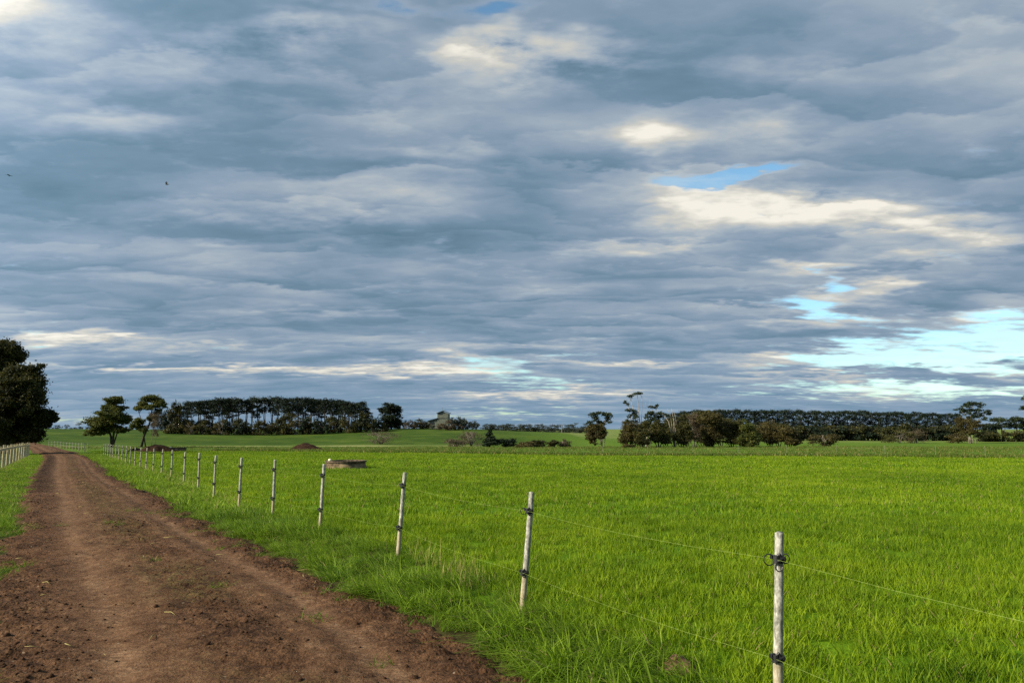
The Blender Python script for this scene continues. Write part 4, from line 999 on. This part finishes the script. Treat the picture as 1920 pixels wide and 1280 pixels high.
photo_tree('gum_tree', 1932, 196, 'tall leafy tree cut off by the photo edge near the furthest row', 'tree',
           [(1918, 748, 6, 6), (1922, 765, 9, 7), (1935, 745, 14, 9), (1940, 762, 16, 9), (1920, 785, 5, 4)], [([(1932, 828), (1930, 790), (1932, 750)], .26, .06)], M['gum'], M['bark'], per=220, size=.36, seed=53)

# mid-pasture shrubs
photo_tree('small_conifer', 919, 140, 'small dark conical tree in the middle of the pasture', 'tree',
           [(918, 806, 4, 4), (918, 814, 7, 4), (920, 822, 11, 5), (921, 831, 15, 5), (912, 834, 8, 4)], [([(919, 842), (919, 822), (918, 803)], .12, .03)], M['pine'], M['bark'], per=300, size=.28, seed=61)
for i, (px, d, w, top, mt, lab) in enumerate([(948, 141, 36, 820, 'pine', 'dark green rounded shrub touching the small conifer'), (990, 140, 30, 826, 'russet', 'low russet shrub between two dark shrubs'),
                                              (1012, 141, 30, 822, 'blackwood', 'near black dome shrub past the low russet shrub'), (1037, 139, 20, 825, 'blackwood', 'small near black shrub by the bare bush'), (1058, 140, 22, 824, 'scrub', 'small bare brown bush at the end of the shrub row'),
                                              (885, 152, 46, 803, 'scrub', 'large bare brown bush left of the small conifer'), (855, 150, 44, 822, 'scrub', 'low spreading bare bush beside the large bare bush'), (716, 165, 62, 806, 'scrub', 'wide bare twiggy bush below the round tree'),
                                              (1175, 128, 20, 833, 'russet', 'low russet clump in front of the gums'), (984, 136, 34, 835, 'russet', 'low reddish reed clump in front of the shrub row')]):
    p = at(px, d); h = max(.5, zat(top, d) - p.z)
    kw = {'stretch': .09, 'up': .9} if mt == 'scrub' else {}
    e = make_shrub(190 + i, 'pasture_shrub', lab, M[mt], M['greybark'] if mt == 'scrub' else M['bark'], 'shrubs dotted over the pasture', h=h * 1.08, w=w * d / F * 1.1, n=20, per=(60 if mt == 'scrub' else 110), size=(.6 if mt == 'scrub' else .28), stems=9, **kw); e.location = p

# ------------------------------------------------------------------ building on the hill
def building():
    d = 262; s = d / F; p = at(830, d); zb = p.z
    e = empty('hilltop_shed', p, 'grey green gabled shed with raised tower on the hilltop', 'building')
    X = lambda px: (px - 830) * s
    Z = lambda py: zat(py, d) - zb
    def gable(x0, x1, y0, y1, z0, ze, zr, name, mat):
        xm = (x0 + x1) / 2; mb = MB()
        V = [(x0, y0, z0), (x1, y0, z0), (x1, y0, ze), (xm, y0, zr), (x0, y0, ze), (x0, y1, z0), (x1, y1, z0), (x1, y1, ze), (xm, y1, zr), (x0, y1, ze)]
        mb.add(V, [(0, 1, 2, 3, 4), (9, 8, 7, 6, 5), (0, 4, 9, 5), (1, 6, 7, 2)]); return mb.build(name, mat, e)
    def roof(pts, y0, y1, th, name='roof'):
        mb = MB(); n = len(pts)
        V = [(x, y, z + o) for y in (y0, y1) for x, z in pts for o in (0, th)]
        Fq = []
        for i in range(n - 1):
            a = 2 * i; b = a + 2 * n
            Fq += [(a + 1, a + 3, b + 3, b + 1), (a, b, b + 2, a + 2), (a, a + 2, a + 3, a + 1), (b, b + 1, b + 3, b + 2)]
        Fq += [(0, 1, 2 * n + 1, 2 * n), (2 * n - 2, 4 * n - 2, 4 * n - 1, 2 * n - 1)]
        mb.add(V, Fq); return mb.build(name, M['roof'], e)
    w = gable(X(822), X(843), -2.4, 2.4, -.5, Z(775.5), Z(772), 'wall', M['wall'])
    rf = roof([(X(820.5), Z(775.2)), (X(832.5), Z(771)), (X(845), Z(775.2))], -2.8, 2.8, .22)
    lw = MB(); x0, x1 = X(805), X(822) - .003
    lw.add([(x0, -2.2, -.5), (x1, -2.2, -.5), (x1, -2.2, Z(785)), (x0, -2.2, Z(789.5)), (x0, 3, -.5), (x1, 3, -.5), (x1, 3, Z(785)), (x0, 3, Z(789.5))],
           [(0, 1, 2, 3), (7, 6, 5, 4), (0, 3, 7, 4), (2, 6, 7, 3)]); lw.build('wing_wall', M['wall'], e)
    roof([(X(803.5), Z(789.6)), (X(821.9), Z(784.6))], -2.7, 3.2, .2, 'wing_roof')
    mb = MB(); mb.box((X(829), -2.43, Z(775.8)), (.8, .08, .5), 0); mb.build('vent', M['pane'], e)
    mb = MB(); mb.box((X(812), -2.25, Z(793.5)), (1.6, .08, .7), 0); mb.build('window', M['pane'], e)
    mb = MB(); mb.box((X(832.5), -2.44, Z(784)), (X(843) - X(822), .1, .18), 0); mb.build('trim_band', M['roof'], e)
    mb = MB(); mb.box((X(842.2), -2.45, (Z(776) - .5) / 2), (.35, .12, Z(776) + .5), 0); mb.build('corner_trim', M['roof'], e)
    for px, tp in ((830, 763), (835, 766.5)):
        mb = MB(); mb.tube([(X(px), 0, Z(772)), (X(px), 0, Z(tp))], .035, 6); mb.tube([(X(px) - .4, 0, Z(tp + 2)), (X(px) + .4, 0, Z(tp + 2))], .02, 5); mb.build('aerial', M['steel'], e)
building()
# utility pole on the skyline
p = at(1053, 330); e = empty('utility_pole', p, 'single thin utility pole on the skyline past the shrub row', 'pole')
mb = MB(); mb.tube([(0, 0, -.3), (0, 0, 3), (0, 0, zat(795, 330) - p.z)], [.16, .14, .1], 8); mb.build('pole', M['greybark'], e)
mb = MB(); mb.box((0, 0, zat(796.5, 330) - p.z), (1.8, .12, .12), 0); mb.build('crossarm', M['greybark'], e)

# ------------------------------------------------------------------ birds
def bird(px, py, d, span, wings, yaw, label, roll=0):
    v = ray(px, py); p = CAM + v * (d / v.y); mb = MB(); g = span
    mb.tube([(0, .33 * g, .02 * g), (0, .27 * g, .02 * g), (0, .18 * g, .01 * g), (0, .02 * g, 0), (0, -.18 * g, 0), (0, -.30 * g, .0), (0, -.42 * g, .0)],
            [.005 * g, .035 * g, .05 * g, .085 * g, .06 * g, .03 * g, .045 * g], 10)
    for sx in (-1, 1):
        el = wings[0 if sx < 0 else 1]; tip = .5 * g
        prev = []
        for t, ch, sw in ((0, .26, 0), (.35, .27, .05), (.7, .2, .0), (1, .03, -.13)):
            x = sx * tip * t * math.cos(el); z = tip * t * math.sin(el) + .03 * g; y = sw * g + .06 * g
            prev.append([(x, y + ch * g * .5, z), (x, y, z + .018 * g * (1 - t)), (x, y - ch * g * .5, z), (x, y, z - .012 * g * (1 - t))])
        V = [q for r in prev for q in r]; Fq = []
        for i in range(3):
            for k in range(4): Fq.append((i * 4 + k, i * 4 + (k + 1) % 4, i * 4 + 4 + (k + 1) % 4, i * 4 + 4 + k))
        Fq += [(0, 1, 2, 3), (12, 13, 14, 15)]
        mb.add(V, Fq)
    o = mb.build('bird', M['bird'], None); o.location = p; o.rotation_euler = (0, roll, yaw)
    return tag(o, label, 'bird', 'birds in the sky')
bird(17, 329, 34, .34, (R(12), R(-14)), R(10), 'dark bird with outspread wings nearest the photo edge')
bird(313, 346, 36, .30, (R(62), R(70)), R(80), 'dark bird with raised wings flying above the twin trees')

# ------------------------------------------------------------------ sun, sky, camera
SUN_EL, SUN_AZ = R(27), R(-112)          # azimuth clockwise from +Y: the sun stands to the left and a little behind
sd = Vector((math.sin(SUN_AZ) * math.cos(SUN_EL), math.cos(SUN_AZ) * math.cos(SUN_EL), math.sin(SUN_EL)))
L = bpy.data.lights.new('sun', 'SUN'); L.energy = 4.3; L.angle = R(9); L.color = (1, .91, .74)
lo = bpy.data.objects.new('sun', L); col.objects.link(lo); lo.rotation_euler = (-sd).to_track_quat('-Z', 'Y').to_euler()

W = bpy.data.worlds.new('World'); scn.world = W; W.use_nodes = True
nt = W.node_tree; nt.nodes.clear(); k = NT(nt)
out = k.n('ShaderNodeOutputWorld'); bg = k.n('ShaderNodeBackground'); nt.links.new(bg.outputs[0], out.inputs[0])
STR = .1
sky = k.n('ShaderNodeTexSky', sky_type='NISHITA'); sky.sun_disc = False; sky.sun_elevation = SUN_EL; sky.sun_rotation = SUN_AZ
sky.air_density = 1.0; sky.dust_density = .6; sky.ozone_density = 1.5
D = k.n('ShaderNodeTexCoord').outputs['Generated']
sx = k.n('ShaderNodeSeparateXYZ'); nt.links.new(D, sx.inputs[0]); x, y, z = sx.outputs
zc = k.m('ADD', k.m('MAXIMUM', z, 0.0), .115)
def comb(a, b, c=0.0):
    q = k.n('ShaderNodeCombineXYZ'); k.put(q.inputs[0], a); k.put(q.inputs[1], b); k.put(q.inputs[2], c); return q.outputs[0]
Pp = comb(k.m('MULTIPLY', k.m('DIVIDE', x, zc), .62), k.m('DIVIDE', y, zc))               # point on the cloud deck overhead
warp = k.v('SCALE', k.v('SUBTRACT', k.noise(Pp, 1.3, 2, .5, 0, 1), (.5, .5, .5)), .40)
Pw = k.v('ADD', Pp, warp)
def deck(shift, sc, det=5, rough=.52, off=(0, 0, 0)):
    return k.noise(k.v('ADD', k.v('SCALE', Pw, shift), off), sc, det, rough)
OFF1, OFF2 = (3.3, 1.7, .4), (7.1, 2.2, 1.4)
T0 = deck(1.0, 2.0, 3, .45, OFF1); T1 = deck(1.07, 2.0, 3, .45, OFF1)
S0 = deck(1.0, 4.6, 4, .50, OFF2); S1 = deck(1.035, 4.6, 3, .45, OFF2)
relief = k.m('ADD', k.m('MULTIPLY', k.m('SUBTRACT', T0, T1), 1.25), k.m('MULTIPLY', k.m('SUBTRACT', S0, S1), .75))
thick = k.m('ADD', k.m('MULTIPLY', T0, .75), k.m('MULTIPLY', S0, .25))
# separate rolls of cloud: each is light on the side facing us and dark along its base, which hides the start of the next one
wv = k.v('SCALE', k.v('SUBTRACT', k.noise(Pp, 4.0, 5, .62, 0, 1), (.5, .5, .5)), .45)
Pv = k.v('ADD', Pw, wv)
def rolls(sc, off):
    vo = k.n('ShaderNodeTexVoronoi', voronoi_dimensions='2D', feature='SMOOTH_F1'); vo.inputs['Scale'].default_value = sc; vo.inputs['Smoothness'].default_value = .34
    q = k.v('ADD', Pv, off); k.put(vo.inputs['Vector'], q)
    dlt = k.v('SUBTRACT', q, k.v('SCALE', vo.outputs['Position'], 1.0))
    dp = k.n('ShaderNodeVectorMath', operation='DOT_PRODUCT'); nt.links.new(dlt, dp.inputs[0]); nt.links.new(k.v('NORMALIZE', Pp), dp.inputs[1])
    return k.m('MULTIPLY', dp.outputs['Value'], sc)
saw = k.m('ADD', k.m('MULTIPLY', rolls(2.4, (4.2, 8.1, 0)), .56), k.m('MULTIPLY', rolls(5.4, (1.3, 5.5, 0)), .44))
# gaps and sunlit banks of this particular sky, given as directions
yc = k.m('MAXIMUM', y, .05)
U = k.m('DIVIDE', x, yc); Vv = k.m('DIVIDE', z, yc)
wn = k.noise(Pp, 4.5, 4, .6, 0, 1); ws = k.n('ShaderNodeSeparateColor'); nt.links.new(wn, ws.inputs[0])
fine = k.noise(Pp, 11.0, 5, .62)
Uw = k.m('ADD', U, k.m('MULTIPLY', k.m('SUBTRACT', ws.outputs[0], .5), .20))
Vw = k.m('ADD', Vv, k.m('MULTIPLY', k.m('SUBTRACT', ws.outputs[1], .5), k.m('ADD', .028, k.m('MULTIPLY', Vv, .17))))
def spots(lst, skew=0.0):
    acc = None
    for px, py, rx, ry, a, *rot in lst:
        r = ray(px, py); u0, v0 = r.x / r.y, r.z / r.y; t = R(rot[0]) if rot else 0
        du = k.m('SUBTRACT', Uw, u0); dv = k.m('SUBTRACT', Vw, v0)
        if t:
            c, s = math.cos(t), math.sin(t)
            du, dv = k.m('ADD', k.m('MULTIPLY', du, c), k.m('MULTIPLY', dv, s)), k.m('SUBTRACT', k.m('MULTIPLY', dv, c), k.m('MULTIPLY', du, s))
        dv = k.m('MULTIPLY', dv, F / ry)
        if skew:                         # crisp above, fading below, like the sunlit flank of a cloud
            dv = k.m('MULTIPLY', dv, k.m('ADD', 1.0, k.m('MULTIPLY', k.m('GREATER_THAN', dv, 0.0), skew)))
        du = k.m('MULTIPLY', du, F / rx)
        q = k.m('ADD', k.m('MULTIPLY', du, du), k.m('MULTIPLY', dv, dv))
        g_ = k.m('MULTIPLY', k.m('EXPONENT', k.m('MULTIPLY', q, -1.0)), a)
        acc = g_ if acc is None else k.m('ADD', acc, g_)
    return acc
front = k.sm(y, .0, .2)
holes = spots([(1780, 668, 190, 46, 1.25), (1590, 672, 110, 24, .65), (1900, 640, 140, 36, .75), (1530, 575, 90, 16, .85, -12), (1560, 530, 40, 30, .60), (1300, 343, 70, 15, 1.15, 8), (1395, 324, 90, 9, .75, 4), (955, 22, 55, 22, .55), (1240, 330, 40, 20, .5),
               (930, 684, 80, 17, .80), (1000, 716, 120, 11, .6), (1700, 728, 280, 18, .6), (760, 12, 200, 22, .35), (130, 787, 110, 10, .40), (940, 776, 190, 10, .42), (60, 640, 60, 14, .45), (1860, 590, 90, 12, .5), (1050, 668, 80, 10, .4)])
banks = spots([(1440, 376, 180, 46, 1.2, -3), (1310, 400, 70, 36, .6), (1600, 385, 120, 30, .55), (930, 66, 70, 50, 1.0, -12), (990, 105, 160, 70, .40), (1130, 130, 120, 40, .22), (100, 40, 160, 60, .3), (1010, 95, 110, 40, .5), (10, 10, 70, 60, 1.3), (1235, 255, 60, 42, .75), (1225, 285, 40, 20, .4), (140, 628, 120, 17, 1.0, 4), (330, 650, 200, 9, .30), (290, 688, 200, 8, .7),
               (560, 691, 290, 9, .95), (770, 688, 130, 18, 1.0), (870, 688, 70, 14, .7), (1040, 735, 150, 13, 1.05), (960, 740, 90, 9, .5), (900, 664, 90, 12, .6), (1760, 420, 110, 30, .8), (1830, 440, 80, 24, .4), (1545, 497, 90, 15, .75), (1655, 530, 42, 20, 1.0), (1570, 545, 80, 24, .7), (1540, 600, 90, 18, .6), (1540, 703, 120, 9, .85), (1460, 664, 70, 14, .95),
               (1640, 728, 70, 14, .95), (1200, 680, 200, 7, .6), (540, 60, 220, 50, .40), (560, 45, 60, 24, .25), (1390, 235, 150, 40, .32), (1440, 210, 60, 24, .3), (1150, 455, 140, 16, .35), (1280, 460, 40, 10, .4), (700, 345, 150, 34, .20), (200, 215, 150, 26, .28), (1450, 120, 200, 44, .22), (1860, 595, 70, 14, .7), (1700, 480, 60, 14, .4),
               (300, 110, 330, 70, .30), (620, 395, 120, 24, .34), (400, 400, 80, 16, .2), (1080, 95, 110, 45, .35), (800, 290, 90, 30, .25), (1700, 640, 80, 10, .3), (1740, 655, 120, 10, .4), (1880, 700, 90, 12, .5), (600, 580, 200, 10, .15), (1000, 640, 200, 8, .25)], .9)
darks = spots([(250, 195, 330, 30, .5), (700, 440, 260, 45, .55), (820, 455, 70, 20, .4), (1150, 150, 250, 40, .45), (350, 440, 300, 36, .4), (800, 590, 500, 30, .30), (1700, 190, 250, 50, .3), (1750, 550, 200, 24, .6), (1400, 620, 140, 26, .35), (600, 270, 300, 50, .25), (100, 375, 200, 40, .3), (1450, 430, 180, 18, .25), (1500, 300, 130, 14, .35), (1790, 655, 110, 14, .7)])
holes = k.m('MULTIPLY', holes, front); banks = k.m('MULTIPLY', banks, front); darks = k.m('MULTIPLY', darks, front)
patch = spots([(1800, 655, 110, 13, 1.1), (1640, 706, 120, 9, .8), (1730, 698, 70, 8, .6), (1890, 678, 70, 13, .7), (1650, 688, 50, 9, .5), (1560, 650, 40, 10, .4), (1690, 632, 60, 8, .35), (1840, 712, 110, 10, .6)])     # small clouds drifting in the big gap
opn = k.m('SUBTRACT', k.m('ADD', k.m('SUBTRACT', holes, k.m('MULTIPLY', patch, front)), k.m('MULTIPLY', k.m('SUBTRACT', .5, S0), .9)), k.m('MULTIPLY', k.m('SUBTRACT', fine, .5), 1.15))
cover = k.m('SUBTRACT', 1.0, k.sm(opn, .20, .78))
edge = k.m('MULTIPLY', k.sm(opn, .05, .5), cover)
# brightness of the cloud itself
b = k.m('ADD', .43, k.m('MULTIPLY', k.m('SUBTRACT', .5, thick), 1.30))
b = k.m('ADD', b, k.m('MULTIPLY', relief, .45))
b = k.m('SUBTRACT', b, k.m('MULTIPLY', saw, k.m('ADD', .05, k.m('MULTIPLY', k.m('SUBTRACT', 1.0, T0), .52))))
b = k.m('ADD', b, k.m('MULTIPLY', k.m('SUBTRACT', fine, .5), .16))
b = k.m('SUBTRACT', b, k.m('MULTIPLY', darks, .20))
lit = k.m('MULTIPLY', banks, k.m('MAXIMUM', k.m('ADD', k.m('ADD', .82, k.m('MULTIPLY', k.m('SUBTRACT', .5, S0), 2.2)), k.m('ADD', k.m('MULTIPLY', k.m('SUBTRACT', fine, .5), 2.2), k.m('MULTIPLY', saw, -.5))), 0.0))
b = k.m('ADD', b, k.m('MULTIPLY', k.m('SUBTRACT', 1.0, k.m('EXPONENT', k.m('MULTIPLY', lit, -1.3))), 1.0)); b = k.m('ADD', b, k.m('MULTIPLY', edge, .25))
b = k.m('MULTIPLY', b, .77)
cl = k.ramp(b, [(.05, (.110, .200, .275)), (.22, (.166, .266, .364)), (.37, (.264, .350, .456)), (.54, (.405, .472, .535)), (.76, (.60, .60, .56)), (1.0, (.92, .88, .78))])
# low, far cloud turns bluer and flatter
lowf = k.m('MULTIPLY', k.m('SUBTRACT', 1.0, k.sm(Vv, .0, .17)), .42)
cl = k.mix(k.m('MULTIPLY', lowf, k.m('SUBTRACT', 1.0, k.m('MULTIPLY', lit, 1.3, clamp=True))), cl, (.195, .335, .485))
vd = k.n('ShaderNodeVectorMath', operation='DOT_PRODUCT'); nt.links.new(D, vd.inputs[0]); vd.inputs[1].default_value = sd
glow = k.m('ADD', 1.0, k.m('MULTIPLY', k.m('POWER', k.m('MAXIMUM', vd.outputs['Value'], 0.0), 2.0), 2.2))
EXPO = 1.0
cl = k.v('SCALE', cl, k.m('MULTIPLY', glow, 1 / STR / 2 ** EXPO))
blue = k.v('MULTIPLY', sky.outputs[0], (.72, .93, .93))
blue = k.mix(k.m('MULTIPLY', k.sm(k.m('ADD', S0, k.m('MULTIPLY', k.m('SUBTRACT', fine, .5), .5)), .38, .62), k.m('SUBTRACT', .62, k.m('MULTIPLY', Vv, .8), clamp=True)), blue, tuple(q / STR / 2 for q in (.66, .76, .78)))
c = k.mix(cover, blue, cl)
below = k.sm(z, -.02, .0)
c = k.mix(below, (.3, .45, .2), c)
nt.links.new(c, bg.inputs[0]); bg.inputs[1].default_value = STR

cam = bpy.data.cameras.new('camera'); cam.sensor_width = 36; cam.lens = 36 * F / 1920; cam.clip_end = 9000; cam.clip_start = .05
co = bpy.data.objects.new('camera', cam); col.objects.link(co); co.location = CAM; co.rotation_euler = (math.pi / 2 + TH, 0, 0)
scn.camera = co
scn.view_settings.view_transform = 'Standard'; scn.view_settings.look = 'None'; scn.view_settings.exposure = EXPO; scn.view_settings.gamma = 1
scn.view_settings.use_curve_mapping = False
scn.cycles.use_denoising = False
scn.cycles.max_bounces = 6; scn.cycles.transparent_max_bounces = 4
